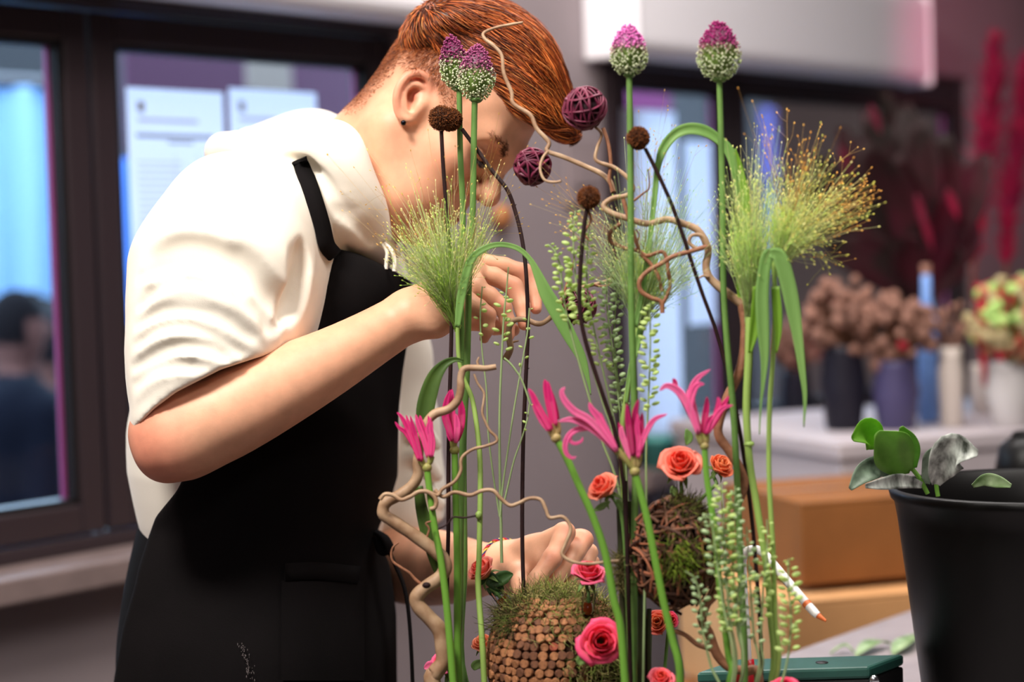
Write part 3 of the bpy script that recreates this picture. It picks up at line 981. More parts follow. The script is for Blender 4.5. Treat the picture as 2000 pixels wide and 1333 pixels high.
# hoodie back and belly behind the elbow
# hood
Hd.chain([(436, 296, 2.16, 24), (470, 296, 2.12, 26), (520, 297, 2.08, 32), (575, 296, 2.05, 32), (618, 290, 2.04, 34), (652, 285, 2.04, 40), (668, 310, 2.03, 38), (690, 360, 2.035, 36),
          (714, 410, 2.05, 33), (728, 455, 2.075, 27), (742, 490, 2.11, 22)], 0.014, n=3)
Hd.chain([(436, 296, 2.16, 24), (520, 285, 2.26, 40), (620, 270, 2.30, 50), (690, 330, 2.31, 45), (735, 420, 2.27, 35), (755, 480, 2.2, 26), (742, 490, 2.11, 22)], 0.014, n=3)
Hd.chain([(440, 300, 2.17, 22), (560, 300, 2.17, 42), (640, 330, 2.16, 70)], 0.03)
Hd.chain([(640, 340, 2.03, 26), (668, 400, 2.03, 28), (700, 450, 2.05, 26), (728, 488, 2.09, 20)], 0.010, n=3)
Hd.chain([(640, 420, 2.08, 60), (700, 480, 2.12, 45)], 0.03)
# crease between hood and shoulder
P = smooth_path(np.array([(418, 318), (470, 318), (540, 316), (590, 322)], float), 4)
for a, b in zip(P[:-1], P[1:]):
    Hd.cap(cv(a[0], a[1], 2.0), cv(b[0], b[1], 2.0), .006, .006, 0.012, 's')
# opening for the neck
Hd.cap(hd(-.02, 0, -.02), cv(662, 392, 2.17), 0.062, 0.066, 0.008, 's')
Hd.cap(hd(.03, 0, -.06), cv(722, 432, 2.15), 0.047, 0.047, 0.012, 's')
for pts, r in (([(414, 318), (470, 313), (545, 313), (592, 319), (612, 332)], 6), ([(600, 318), (612, 329), (637, 362), (664, 396), (696, 420)], 7), ([(655, 404), (698, 438), (733, 478)], 7), ([(470, 283), (500, 291), (520, 288)], 4)):
    P = smooth_path(np.array(pts, float), 5); Hh = Hd.hit(P[:, 0], P[:, 1]); env = np.sin(np.linspace(.35, math.pi - .35, len(P)))
    for i in range(len(P) - 1):
        Hd.cap(Hh[i] + [0, 0, -.001], Hh[i + 1] + [0, 0, -.001], r * env[i] * 2 / FPX, r * env[i + 1] * 2 / FPX, 0.009, 's')
# far sleeve
Hd.chain([(700, 520, 2.34, 90), (735, 700, 2.36, 98), (752, 850, 2.35, 98), (775, 960, 2.33, 84), (790, 1010, 2.31, 72)], 0.03)
for pts, r in (([(770, 845), (815, 835), (850, 870)], 13), ([(770, 905), (815, 890), (852, 930)], 14), ([(765, 960), (810, 945), (856, 985)], 15), ([(750, 1010), (800, 990), (852, 1012)], 14)):
    P = smooth_path(np.array(pts, float), 4)
    for a, b in zip(P[:-1], P[1:]):
        Hd.cap(cv(a[0], a[1], 2.285), cv(b[0], b[1], 2.285), r * 2.28 / FPX, r * 2.28 / FPX, 0.006)
_pf = SDF().poly([(690, 1095), (745, 1072), (780, 1058), (825, 1036), (860, 1020), (900, 1000), (900, 1200), (690, 1200)]).ops[0][0]
Hd._add(lambda X, Y, Z: np.maximum(_pf(X, Y, Z), 2.2 - Z), [-.18, -.33, 2.18], [-.04, -.17, 2.5], 0.003, 's')
V, Q = Hd.mesh(0.0027)
V = relax(V, Q, 4, 0.5)
M_cream = mat('cream_jersey', (236, 228, 214), rough=0.9, spec=0.15, sheen=0.2, bump=0.25, bscale=900, bdist=0.0006, var=0.02, vscale=12)
M_black = mat('black_cotton', (14, 11, 12), rough=0.9, spec=0.12, bump=0.3, bscale=900, bdist=0.0006, var=0.15, vscale=14)
hoodie = mk('hoodie', v2w(V), Q, M_cream, person)
HOOD = Hd

# ---- trousers and apron ---------------------------------------------------------
L = SDF()
tor([(515, 1010, 2.2, 205), (505, 1060, 2.2, 222), (500, 1150, 2.2, 240), (495, 1250, 2.2, 250), (492, 1340, 2.2, 252)], 0.012, 0.72, L)
for zz, xo in ((2.10, 20), (2.31, -20)):
    L.chain([(490 + xo, 1340, zz, 175), (480 + xo, 1700, zz, 150), (470 + xo, 2200, zz, 115), (465 + xo, 2800, zz, 105)], 0.03)
V, Q = L.mesh(0.006)
V = relax(V, Q, 2)
mk('trousers', v2w(V), Q, M_black, person)
for zz, xo in ((2.10, 20), (2.31, -20)):
    S = SDF()
    a = W(465 + xo, 2800, zz)
    base = np.array([a[0], a[1], 0.0])
    m = MB()
    m.add(*ball(base + [0.07, 0, .045], (.15, .048, .045), 16, 10))
    m.add(*ball(base + [-.03, 0, .07], (.06, .045, .07), 14, 10))
    m.build('shoe', mat('black_leather', (24, 22, 22), rough=.5), person)

A = SDF()
A.ops = list(T.ops)
tor([(518, 1000, 2.2, 222), (510, 1060, 2.2, 236), (500, 1150, 2.2, 258), (498, 1250, 2.2, 274), (495, 1340, 2.2, 277), (490, 1700, 2.2, 285)], 0.012, 0.70, A)
A.chain([(690, 560, 2.08, 70), (760, 570, 2.16, 42), (752, 760, 2.16, 30)], 0.05)
base_ops = list(A.ops)
Ain = SDF(); Ain.ops = list(base_ops)
A.func(lambda X, Y, Z: np.full(np.broadcast(X, Y, Z).shape, -0.006), mode='add')
A.poly([(640, 462), (652, 484), (702, 497), (762, 524), (806, 552), (801, 610), (797, 660), (786, 730), (779, 800), (777, 930), (762, 980), (736, 1040), (742, 1060), (760, 1100), (768, 1150), (774, 1200), (776, 1400), (778, 1750),
        (190, 1750), (222, 1333), (240, 1225), (262, 1150), (272, 1105), (288, 1055), (304, 1010), (345, 960), (366, 918), (430, 840), (500, 760), (560, 700), (600, 655), (622, 600), (640, 540), (645, 500)], 0.002, 'i')
V, Q = A.mesh(0.0042)
V = relax(V, Q, 2)
apron = mk('apron', v2w(V), Q, M_black, person)
APR = A


def ribbon(S, pts, wpx, off, thick=0.0025, n=6):
    """a strap of cloth lying on a sculpted surface along a pixel path"""
    P = smooth_path(np.array(pts, float), n)
    T2 = np.gradient(P, axis=0); T2 /= np.linalg.norm(T2, axis=1)[:, None]
    N2 = np.stack([-T2[:, 1], T2[:, 0]], 1)
    rows = []
    for t in (-.5, 0, .5):
        q = P + N2 * wpx * t
        rows.append(S.hit(q[:, 0], q[:, 1], off=off))
    R = np.stack(rows, 1)
    R[:, :, 2] = np.minimum(R[:, :, 2], np.median(R[:, :, 2], 1, keepdims=True) + .004)
    nrm = S.grad(R[:, 1])[:, None, :]
    top = R + nrm * thick * .5; bot = R - nrm * thick * .5
    ring = np.concatenate([top, bot[:, ::-1]], 1)
    k = ring.shape[1]; n_ = len(P)
    i = np.arange(n_ - 1)[:, None]; j = np.arange(k)[None]; j2 = (j + 1) % k
    F = np.stack(np.broadcast_arrays(i * k + j, i * k + j2, (i + 1) * k + j2, (i + 1) * k + j), -1).reshape(-1, 4)
    F = np.vstack([F, [[0, 1, 4, 5], [1, 2, 3, 4]], [[(n_ - 1) * k + q for q in (5, 4, 1, 0)], [(n_ - 1) * k + q for q in (4, 3, 2, 1)]]])
    return ring.reshape(-1, 3), F


V, F = ribbon(HOOD, [(584, 312), (600, 350), (616, 395), (630, 440), (640, 480), (655, 500)], 30, .003)
mk('apron_strap', v2w(V), F, M_black, apron)
V, F = ribbon(HOOD, [(705, 490), (712, 500)], 20, .003)
# pocket and waist tie
V, F = ribbon(A, [(556, 1118), (620, 1116), (700, 1124)], 34, .003)
mk('pocket_hem', v2w(V), F, M_black, apron)
pk = []
for i, py in enumerate(np.linspace(1135, 1330, 8)):
    h = A.hit(np.linspace(550, 712, 9), np.full(9, py), off=.003); pk.append(h)
pk = np.array(pk)
V = np.concatenate([pk.reshape(-1, 3), (pk + [0, 0, .003]).reshape(-1, 3)])
i = np.arange(7)[:, None]; j = np.arange(8)[None]
F0 = np.stack(np.broadcast_arrays(i * 9 + j, i * 9 + j + 1, (i + 1) * 9 + j + 1, (i + 1) * 9 + j), -1).reshape(-1, 4)
pkt = mk('pocket', v2w(V), np.vstack([F0, F0[:, ::-1] + 72]), M_black, apron)
V, F = tube(smooth_path(np.array([W(748, 1052, 2.10), W(770, 1100, 2.09), W(790, 1150, 2.09), W(800, 1220, 2.09), W(806, 1340, 2.09), W(806, 1420, 2.09)]), 8), 0.0075, 10, flat=0.25)
mk('apron_string', V, F, M_black, apron)
V, F = tube(smooth_path(np.array([W(735, 1040, 2.12), W(752, 1052, 2.09), W(762, 1075, 2.085), W(748, 1078, 2.10), W(738, 1050, 2.11)]), 6), 0.006, 8, flat=0.5)
mk('apron_bow', V, F, M_black, apron)
# hood cords
for pts in ([(747, 478, 2.06), (756, 492, 2.055), (755, 510, 2.055), (754, 526, 2.055)], [(752, 476, 2.06), (765, 490, 2.05), (771, 508, 2.05), (770, 530, 2.05)]):
    V, F = tube(smooth_path(np.array([W(*p) for p in pts]), 6), 0.0021, 8)
    mk('hood_cord', V, F, M_cream, hoodie)
# kangaroo-free white dust on the skirt
M_dust = mat('dust', (92, 84, 84), rough=1)
m = MB()
for k in range(70):
    t = rng.random(); x = 470 + 24 * t + rng.normal(0, 2.5 + 5 * t); y = 1258 + 72 * t + rng.normal(0, 3)
    h = A.hit([x], [y], off=.0035)[0]
    m.add(*ball(v2w(h), (rng.uniform(.0002, .0006), rng.uniform(.0002, .0005), rng.uniform(.0004, .0016)), 6, 4))
m.build('dust_specks', M_dust, apron, kind='stuff')
# ear stud, bracelet
V, F = ball(W(788, 240, ED - .010), .0028, 14, 10)
st = mk('ear_stud', V, F, mat('dark_steel', (30, 30, 36), rough=.2, metal=1), person)

# ---- hair ------------------------------------------------------------------------
HV = SDF()
hv = [(806, 104, 2.12, 22), (838, 78, 2.12, 38), (868, 64, 2.12, 47), (915, 56, 2.12, 50), (970, 74, 2.12, 52), (1018, 112, 2.115, 50), (1050, 160, 2.11, 42), (1078, 208, 2.105, 28), (1098, 240, 2.10, 14), (1110, 256, 2.10, 6)]
P = smooth_path(np.array(hv, float), 2)
for a, b in zip(P[:-1], P[1:]):
    HV.cap(cv(*a[:3]), cv(*b[:3]), a[3] * a[2] / FPX, b[3] * b[2] / FPX, 0.02, 'u', 0.42)
for q in ((905, 110, 2.06, 30), (955, 135, 2.052, 34), (1005, 175, 2.052, 30), (1045, 215, 2.055, 24)):
    HV.ell(cv(*q[:3]), (q[3] * 1.5 * q[2] / FPX, q[3] * q[2] / FPX, .012), np.array([[.8, .6, 0], [-.6, .8, 0], [0, 0, 1.]]), 0.02)
V, Q = HV.mesh(0.004)
V = relax(V, Q, 3)
M_hair = mat('copper_hair', (150, 70, 28), rough=0.42, spec=0.45, attr='Col')
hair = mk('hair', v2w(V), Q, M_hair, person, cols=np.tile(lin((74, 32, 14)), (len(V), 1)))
ctr = Q.mean(1).astype(int)


def flow(P, F, e=0.0):
    n = HV.grad(P)
    t = F - n * (F * n).sum(-1, keepdims=True)
    return t / (np.linalg.norm(t, axis=-1, keepdims=True) + 1e-9), n


tones = np.array([lin(c) for c in ((168, 84, 34), (204, 116, 54), (122, 52, 20), (70, 30, 12), (228, 150, 84))])


def lay(idx, L, K, r0, lift, name, Fdir):
    P = V[idx].copy(); n_ = len(P)
    jit = rng.normal(0, .10, (n_, 3)); jit[:, 2] *= .7
    cell = np.sin(P[:, :1] * 190 + 3 * np.sin(P[:, 1:2] * 140)) * np.cos(P[:, 2:3] * 160 + P[:, 1:2] * 90)
    F = norm_rows(Fdir + jit + 0.16 * cell * np.array([.6, .8, .1]))
    off = rng.uniform(0.0, lift, (n_, 1)) * (0.4 + .6 * np.abs(cell))
    pts = [P]
    st = (L / (K - 1))[:, None]
    for k in range(K - 1):
        g = np.array([0.08, -.20, 0]) * (k / K)
        t, nn = flow(P, norm_rows(F + g))
        P = P + t * st
        d = HV.ev(P)[:, None]
        P = P - nn * np.where(d < off * (k / (K - 1)) + .0003, d - off * (k / (K - 1)) - .0003, (d - off) * .45)
        pts.append(P)
    pts = np.stack(pts, 1)
    R = r0 * np.array([1.0] * (K - 2) + [.7, .15])
    ti = rng.choice(5, n_, p=[.34, .22, .24, .14, .06]); c = tones[ti] * rng.uniform(.75, 1.2, (n_, 1)) * (1 + .5 * np.sin(V[idx][:, :1] * 420 + V[idx][:, 1:2] * 520 + 2 * np.sin(V[idx][:, 1:2] * 90)))
    Vs, Fs = strands(v2w(pts.reshape(-1, 3)).reshape(pts.shape), R[None, :], 3)
    return Vs, Fs, np.repeat(c, K * 3, 0)


def norm_rows(A):
    return A / (np.linalg.norm(A, axis=-1, keepdims=True) + 1e-9)


pxv = np.stack([1000 + FPX * V[:, 0] / V[:, 2], 666.5 - FPX * V[:, 1] / V[:, 2]], 1)
nv_ = HV.grad(V)
ok = np.where((nv_[:, 1] + nv_[:, 0] * .6 - nv_[:, 2] * .8 > -0.35) | (nv_[:, 2] < .25))[0]
i1 = rng.choice(ok, 8500)
x = pxv[i1, 0]
Ln = np.where(x < 870, .012 + .010 * rng.random(len(i1)), .026 + .030 * rng.random(len(i1)))
Fd = np.stack([np.interp(x, [800, 900, 1040, 1110], [.10, .85, .70, .66]), np.interp(x, [800, 900, 1040, 1110], [-.75, -.25, -.72, -.72]), np.full(len(x), -.06)], 1)
Vs, Fs, Cs = lay(i1, Ln, 7, .00042, .006, 'strand', norm_rows(Fd))
mk('hair_strands', v := Vs, Fs, M_hair, hair, cols=Cs, kind='stuff')
# clipped sides and nape
bv = BODY_V
m_ = BODY_STUB
idx = np.where(m_ > .25)[0]
i2 = rng.choice(idx, 18000, p=m_[idx] / m_[idx].sum())
P0 = bv[i2]; n0 = BODY.grad(P0)
lz = BODY_LOC[i2, 2]
d0 = norm_rows(n0 * .55 + np.array([-.35, -.45, 0]) * np.where(BODY_LOC[i2, :1] < .02, 1.0, -.6) + rng.normal(0, .22, P0.shape))
Ls = np.clip(.002 + (lz + .02) * .075, .0015, .0085) * rng.uniform(.7, 1.2, len(i2))
pts = np.stack([P0, P0 + d0 * Ls[:, None] * .5, P0 + (d0 * .9 + np.array([-.1, -.25, 0])) * Ls[:, None]], 1)
Vs, Fs = strands(v2w(pts.reshape(-1, 3)).reshape(pts.shape), np.array([[.00022, .0002, .00006]]), 3)
c = tones[rng.choice(4, len(i2), p=[.3, .3, .3, .1])] * rng.uniform(.7, 1.1, (len(i2), 1)) * np.clip(.55 + lz[:, None] * 6, .5, 1)
mk('clipped_hair', Vs, Fs, M_hair, hair, cols=np.repeat(c, 9, 0), kind='stuff')
# brows and lashes
for sgn in (-1, 1):
    t = rng.random(150)
    q = np.stack([np.interp(t, [0, .5, 1], [.099, .096, .083]), sgn * np.interp(t, [0, .5, 1], [.010, .028, .048]), np.interp(t, [0, .5, 1], [.026, .035, .033])], 1)
    q[:, 2] += rng.normal(0, .0016, 150)
    Pb = (q * HS) @ HR.T + HT
    for _ in range(6):
        Pb = Pb - BODY.grad(Pb) * BODY.ev(Pb)[:, None]
    dr = np.array([-.3, sgn * .8, .35]) @ HR.T
    dd = norm_rows(dr + rng.normal(0, .25, Pb.shape) + BODY.grad(Pb) * .25)
    pts = np.stack([Pb, Pb + dd * .004, Pb + dd * .0075 + HR @ np.array([-.001, 0, -.001])], 1)
    Vs, Fs = strands(v2w(pts.reshape(-1, 3)).reshape(pts.shape), np.array([[.0002, .00018, .00006]]), 3)
    mk('eyebrow', Vs, Fs, mat('brow_hair', (120, 68, 40), rough=.6), person, kind='stuff')
    t = rng.random(90)
    q = np.stack([np.interp(t, [0, .5, 1], [.0895, .0915, .0860]), sgn * np.interp(t, [0, .5, 1], [.020, .033, .048]), np.interp(t, [0, .5, 1], [.0045, .0025, .004])], 1)
    Pb = (q * HS) @ HR.T + HT
    dd = norm_rows(np.array([.75, sgn * .15, -.55]) @ HR.T + rng.normal(0, .16, Pb.shape))
    pts = np.stack([Pb, Pb + dd * .0045, Pb + dd * .0085 + HR @ np.array([.0008, 0, .0012])], 1)
    Vs, Fs = strands(v2w(pts.reshape(-1, 3)).reshape(pts.shape), np.array([[.0003, .00025, .00008]]), 3)
    mk('eyelashes', Vs, Fs, mat('lash', (36, 20, 16), rough=.6), person, kind='stuff')

# ---------------------------------------------------------------- table, bowl, boxes
ZT = 0.88
TBL = v2w(np.array([(1565 - 1000) / FPX, (666.5 - 1267) / FPX, 1.0])) - CAM
EDGE = CAM + TBL * ((ZT - CAM[2]) / TBL[2])                   # a point of the far edge
M_top = mat('grey_worktop', (150, 140, 143), rough=0.5, var=0.08, vscale=18, bump=.05, bscale=300)
M_leg = mat('steel_leg', (90, 88, 92), rough=.4, metal=.6)
te = EDGE - WD * ((EDGE - W(830, 700, 1.9)) @ WD)
tl = 1.9
table = thing('work_table', 'grey work table under the flower arrangement and the black bucket', 'table', [te[0] + WD[0] * .8 + WN[0] * .4, te[1] + WD[1] * .8 + WN[1] * .4, 0])
TE = np.array([te[0], te[1], 0.0])
V, F = box_pts(TE + UP * (ZT - .035), WD * tl, WN * .85, UP * .035)
bevel(mk('table_top', V, F, M_top, table, smooth=False), .003)
for a in (.06, tl - .1):
    for b in (.05, .76):
        V, F = box_pts(TE + WD * a + WN * b, WD * .045, WN * .045, UP * (ZT - .035)); mk('leg', V, F, M_leg, table, smooth=False)
V, F = box_pts(TE + WD * .08 + WN * .06 + UP * (ZT - .10), WD * (tl - .14), WN * .02, UP * .065); mk('apron_rail', V, F, M_leg, table, smooth=False)

BC = W(1182, 1450, 1.835); BC[2] = ZT
bowl = thing('shallow_bowl', 'shallow black bowl of floral foam holding the whole arrangement', 'bowl', BC)
V, F = lathe([(0, 0), (.13, 0), (.15, .004), (.182, .050), (.186, .060), (.182, .064), (.176, .058), (.146, .012), (0, .010)], BC, 48)
SQ = np.array([.90, .50, 1.0])
V = (V - BC) * SQ + BC
mk('dish', V, F, mat('black_glaze', (24, 22, 24), rough=.35), bowl)
V, F = lathe([(0, .045), (.10, .048), (.165, .044), (.165, .030), (.150, .016), (0, .0115)][::-1], BC, 40)
V = (V - BC) * SQ + BC
mk('foam', V, F, mat('dark_foam', (44, 60, 44), rough=.95, bump=.6, bscale=400), bowl)
ZB = ZT + .044

# dark green block on the table
M_green = mat('dark_green_lid', (38, 84, 74), rough=.45, var=.1, vscale=40)
c0 = W(1366, 1303, 2.0); c1 = W(1700, 1303, 2.0); c2 = W(1765, 1283, 2.055)
zt_ = c1[2]
ax = c1 - c0; ax[2] = 0; ay = c2 - c1; ay[2] = 0
o_ = np.array([c0[0], c0[1], ZT])
blk = thing('foam_box', 'dark green topped black box on the table left of the bucket', 'box', o_ + ax / 2 + ay / 2)
V, F = box_pts(o_, ax, ay, UP * (zt_ - ZT - .012)); bevel(mk('box_body', V, F, mat('black_card', (17, 16, 18), rough=.6), blk, smooth=False), .003)
V, F = box_pts(o_ - norm(ax) * .002 - norm(ay) * .002 + UP * (zt_ - ZT - .012), ax * 1.012, ay * 1.04, UP * .012); bevel(mk('lid', V, F, M_green, blk, smooth=False), .003)
p = W(1605, 1292, 2.025); p[2] = zt_ + .0003
V, F = lathe([(0, .0006), (.006, .0006), (.0065, 0)], p, 20); mk('lid_hole', V, F, M_gasket, blk)
p = W(1708, 1331, 1.997) - ay * .0
V, F = lathe([(0, .003), (.004, .003), (.006, .001), (.006, 0)], p - norm(np.cross(ax, UP)) * -.0, 16, np.cross(ax, UP)); mk('stud', V, F, mat('bright_steel', (200, 205, 210), metal=1, rough=.2), blk)

# wash bottle with a bent white spout
M_plas = mat('white_plastic', (240, 238, 236), rough=.35, sub=.1, subs=.005)
M_red = mat('red_cap', (196, 24, 40), rough=.35)
bp = W(1462, 1333, 1.915); bp = np.array([bp[0], bp[1], ZT])
zc = W(1462, 1297, 1.915)[2]
btl = thing('wash_bottle', 'white wash bottle with red cap and long bent spout behind the flowers', 'bottle', bp)
hb = zc - ZT
V, F = lathe([(0, 0), (.018, 0), (.021, .003), (.021, hb - .035), (.012, hb - .024), (.010, hb - .018)], bp, 28)
mk('bottle_body', V, F, M_plas, btl)
V, F = lathe([(.0125, hb - .026), (.0125, hb - .008), (.010, hb - .006), (.0062, hb - .002), (.0058, hb + .004), (0, hb + .004)], bp, 28)
mk('cap', V, F, M_red, btl)
sp = [(1460, 1296, 1.915), (1457, 1240, 1.915), (1453, 1180, 1.915), (1450, 1120, 1.915), (1450, 1095, 1.91), (1456, 1080, 1.905), (1470, 1074, 1.90), (1490, 1080, 1.893), (1520, 1114, 1.88), (1560, 1162, 1.86), (1590, 1196, 1.845), (1598, 1203, 1.842)]
P = smooth_path(np.array([W(*q) for q in sp]), 6)
r = np.full(len(P), .0042); r[-8:] = np.linspace(.0042, .0033, 8)
V, F = tube(P, r, 14); spt = mk('spout', V, F, M_plas, btl)
d_ = norm(P[-1] - P[-3])
V, F = tube([P[-1] - d_ * .001, P[-1] + d_ * .009], [.0030, .0012], 12); mk('spout_tip', V, F, mat('orange_plastic', (236, 120, 60), rough=.4), spt)
i_ = np.argmin(np.linalg.norm(ppx(P) - np.array([1577, 1180]), axis=1))
dd = norm(P[i_ + 1] - P[i_ - 1])
V, F = tube([P[i_] - dd * .0022, P[i_] + dd * .0022], .0043, 14); mk('spout_band', V, F, mat('orange_plastic', (236, 120, 60)), spt)

# cut leaves left on the table
M_lf = mat('pale_cuttings', (182, 204, 160), rough=.6, thin=.3, col2=(120, 150, 96), vscale=60)
for k, (pts, lab) in enumerate((([(1622, 1274), (1650, 1268), (1668, 1274)], 'small pale cutting on the table behind the green box, nearest the grey edge'),
                ([(1672, 1280), (1705, 1262), (1738, 1256)], 'pale green leaf trimming on the table behind the dark green box'),
                ([(1745, 1276), (1765, 1262), (1790, 1240)], 'broad pale leaf trimming against the foot of the black bucket'))):
    P = []
    for (a, b) in pts:
        r_ = v2w(np.array([(a - 1000) / FPX, (666.5 - b) / FPX, 1.0])) - CAM
        P.append(CAM + r_ * ((ZT + .006 - CAM[2]) / r_[2]))
    P = smooth_path(np.array(P), 5)
    wd = np.sin(np.linspace(.15, math.pi - .1, len(P))) * (.012 if k else .007)
    sd = np.cross(norm(P[-1] - P[0]), UP)
    z = np.sin(np.linspace(0, 3, len(P)))[:, None] * UP * .006
    V = np.concatenate([P + z + sd * wd[:, None], P + z * 1.2 - UP * .003, P + z - sd * wd[:, None]]); n = len(P)
    F = [[i, i + 1, n + i + 1, n + i] for i in range(n - 1)] + [[n + i, n + i + 1, 2 * n + i + 1, 2 * n + i] for i in range(n - 1)]
    o = mk('leaf_trimming', V, np.array(F), M_lf, label=lab, cat='leaf', group='cuttings on the table')
    md = o.modifiers.new('thick', 'SOLIDIFY'); md.thickness = .0008

# black bucket with potted leaves
bk = W(2022, 952, 2.03); bb = np.array([bk[0], bk[1], ZT]); hb = bk[2] - ZT
M_bk = mat('black_bucket', (10, 9, 9), rough=.42, spec=.22)
bucket = thing('black_bucket', 'tall black plastic bucket at the right edge with leafy sprigs in it', 'bucket', bb)
R1 = 277 * 2.03 / FPX
V, F = lathe([(0, 0), (.108, 0), (.112, .004), (R1 - .006, hb - .03), (R1 - .003, hb - .012), (R1 + .001, hb - .008), (R1 + .003, hb), (R1 - .001, hb + .003), (R1 - .006, hb), (R1 - .012, hb - .03), (.104, .008), (0, .007)], bb, 72)
mk('bucket_wall', V, F, M_bk, bucket)
V, F = lathe([(0, hb - .03), (R1 - .02, hb - .034), (R1 - .024, hb - .06), (0, hb - .06)][::-1], bb, 40)
mk('soil', V, F, mat('dark_soil', (30, 24, 22), rough=1, bump=.8, bscale=200), bucket)


def blade(P, Wd, nrm=None, cup=0.0, nw=4, twist=0.0):
    """leaf or petal along points P with half-widths Wd; 'nrm' is the way its face looks"""
    P = np.asarray(P, float); n = len(P); Wd = np.broadcast_to(np.asarray(Wd, float), (n,))
    T_ = np.gradient(P, axis=0); T_ /= np.linalg.norm(T_, axis=1)[:, None] + 1e-9
    nrm = -FWD if nrm is None else np.asarray(nrm, float)
    S_ = np.cross(T_, np.broadcast_to(nrm, T_.shape)); S_ /= np.linalg.norm(S_, axis=1)[:, None] + 1e-9
    N_ = np.cross(S_, T_)
    if twist:
        a = np.linspace(0, twist, n)[:, None]
        S_, N_ = S_ * np.cos(a) + N_ * np.sin(a), N_ * np.cos(a) - S_ * np.sin(a)
    t = np.linspace(-1, 1, nw + 1)
    V = P[:, None] + S_[:, None] * (t[None, :, None] * Wd[:, None, None]) + N_[:, None] * (cup * (t ** 2)[None, :, None] * Wd[:, None, None])
    k = nw + 1
    i = np.arange(n - 1)[:, None]; j = np.arange(nw)[None]
    F = np.stack(np.broadcast_arrays(i * k + j, i * k + j + 1, (i + 1) * k + j + 1, (i + 1) * k + j), -1).reshape(-1, 4)
    return V.reshape(-1, 3), F


def solid(o, t=.0006):
    md = o.modifiers.new('thickness', 'SOLIDIFY'); md.thickness = t; md.offset = 0
    return o


M_gleaf = mat('fresh_green_leaf', (156, 214, 76), rough=.5, thin=.5, col2=(130, 192, 60), vscale=50)
M_gleaf2 = mat('mid_green_leaf', (140, 190, 84), rough=.5, thin=.45, col2=(116, 166, 66), vscale=40)
M_sil = mat('silver_veined_leaf', (64, 70, 62), rough=.45, thin=.1, col2=(214, 220, 212), vscale=38, stretch=(3, 3, .9))
M_sil2 = mat('dark_leaf', (50, 66, 50), rough=.45, thin=.1, col2=(150, 172, 150), vscale=45)
DB = 1.90
bl_ = [('fresh leaf', [(1722, 872), (1708, 858), (1688, 846), (1664, 858)], [4, 20, 30, 6], M_gleaf, 0.5, DB + .02),
       ('wide leaf', [(1778, 920), (1756, 898), (1732, 870), (1712, 846)], [6, 34, 42, 8], M_gleaf2, .35, DB),
       ('wide leaf', [(1785, 915), (1775, 885), (1768, 858), (1760, 834)], [6, 22, 20, 4], M_gleaf2, .3, DB + .01),
       ('silver leaf', [(1828, 946), (1838, 915), (1862, 880), (1910, 886)], [8, 26, 36, 6], M_sil, .5, DB - .01),
       ('silver leaf', [(1808, 945), (1812, 915), (1818, 890), (1830, 872)], [8, 12, 14, 4], M_sil2, .3, DB + .01),
       ('dark leaf', [(1740, 925), (1715, 912), (1685, 925), (1660, 956)], [8, 20, 20, 4], M_sil2, .4, DB + .02),
       ('silver leaf', [(1800, 948), (1760, 940), (1725, 945), (1690, 950)], [6, 14, 12, 4], M_sil, .3, DB),
       ('pale leaf', [(1900, 950), (1925, 938), (1950, 942), (1975, 950)], [4, 12, 12, 4], M_lf, .3, DB + .06)]
for k, (nm, pts, wd, mm, cup, d) in enumerate(bl_):
    P = smooth_path(np.array([list(W(a, b, d - .012 * i)) + [w_] for i, ((a, b), w_) in enumerate(zip(pts, wd))]), 6)
    V, F = blade(P[:, :3], P[:, 3] * d / FPX, cup=cup, nw=6)
    solid(mk('leaf', V, F, mm, bucket), .0008)
for pts in ([(1812, 965), (1796, 935), (1780, 915), (1755, 892)], [(1832, 970), (1829, 950), (1830, 930)], [(1780, 918), (1740, 880), (1716, 868)]):
    P = smooth_path(np.array([W(a, b, DB + .005) for a, b in pts]), 6)
    V, F = tube(P, .0022, 8); mk('sprig_stem', V, F, M_gleaf2, bucket)

# cardboard boxes behind
M_card = mat('cardboard', (136, 84, 38), rough=.85, var=.08, vscale=12)
M_card2 = mat('pale_cardboard', (206, 152, 100), rough=.85, var=.06, vscale=12)


def carton(px0, px1, py0, py1, d, depth, mm, label, flaps=True):
    a = W(px0, py1, d); z1 = W(px0, py0, d)[2]; b = W(px1, py1, d)
    ax = (WD * .35 + np.array([1, 0, 0]) * .65); ax = norm(ax) * np.linalg.norm(b - a)
    ay = np.cross(UP, norm(ax)) * depth
    o0 = a.copy()
    root = thing('cardboard_box', label, 'box', o0 + ax / 2 + ay / 2, 'cardboard boxes')
    V, F = box_pts(o0, ax, ay, UP * (z1 - o0[2])); bevel(mk('box_body', V, F, mm, root, smooth=False), .003)
    if flaps:
        for s_, e_ in ((0, .5), (.5, 1)):
            q = o0 + UP * (z1 - o0[2]) + ay * s_
            V, F = box_pts(q + UP * .001, ax, ay * (.49), UP * .004); mk('flap', V, F, mm, root, smooth=False)
        V, F = box_pts(o0 + ay * .46 + UP * (z1 - o0[2] + .0055), ax, ay * .08, UP * .0006); mk('tape', V, F, mat('brown_tape', (150, 100, 56), rough=.3), root, smooth=False)
    return z1, o0


carton(1568, 1880, 990, 1146, 3.05, .30, M_card, 'brown cardboard box stacked on top, behind the bucket')
zz = W(1568, 1150, 3.05)[2]
a = W(1540, 1180, 3.0)
_, o2 = carton(1540, 1900, 1184, 1420, 2.98, .42, M_card2, 'paler wide cardboard box just below the top brown box')
o3 = carton(1530, 1910, 1424, 1424 + (o2[2] - .0) / 2.98 * FPX, 2.98, .42, M_card, 'lowest cardboard box of the stack, on the floor', False)

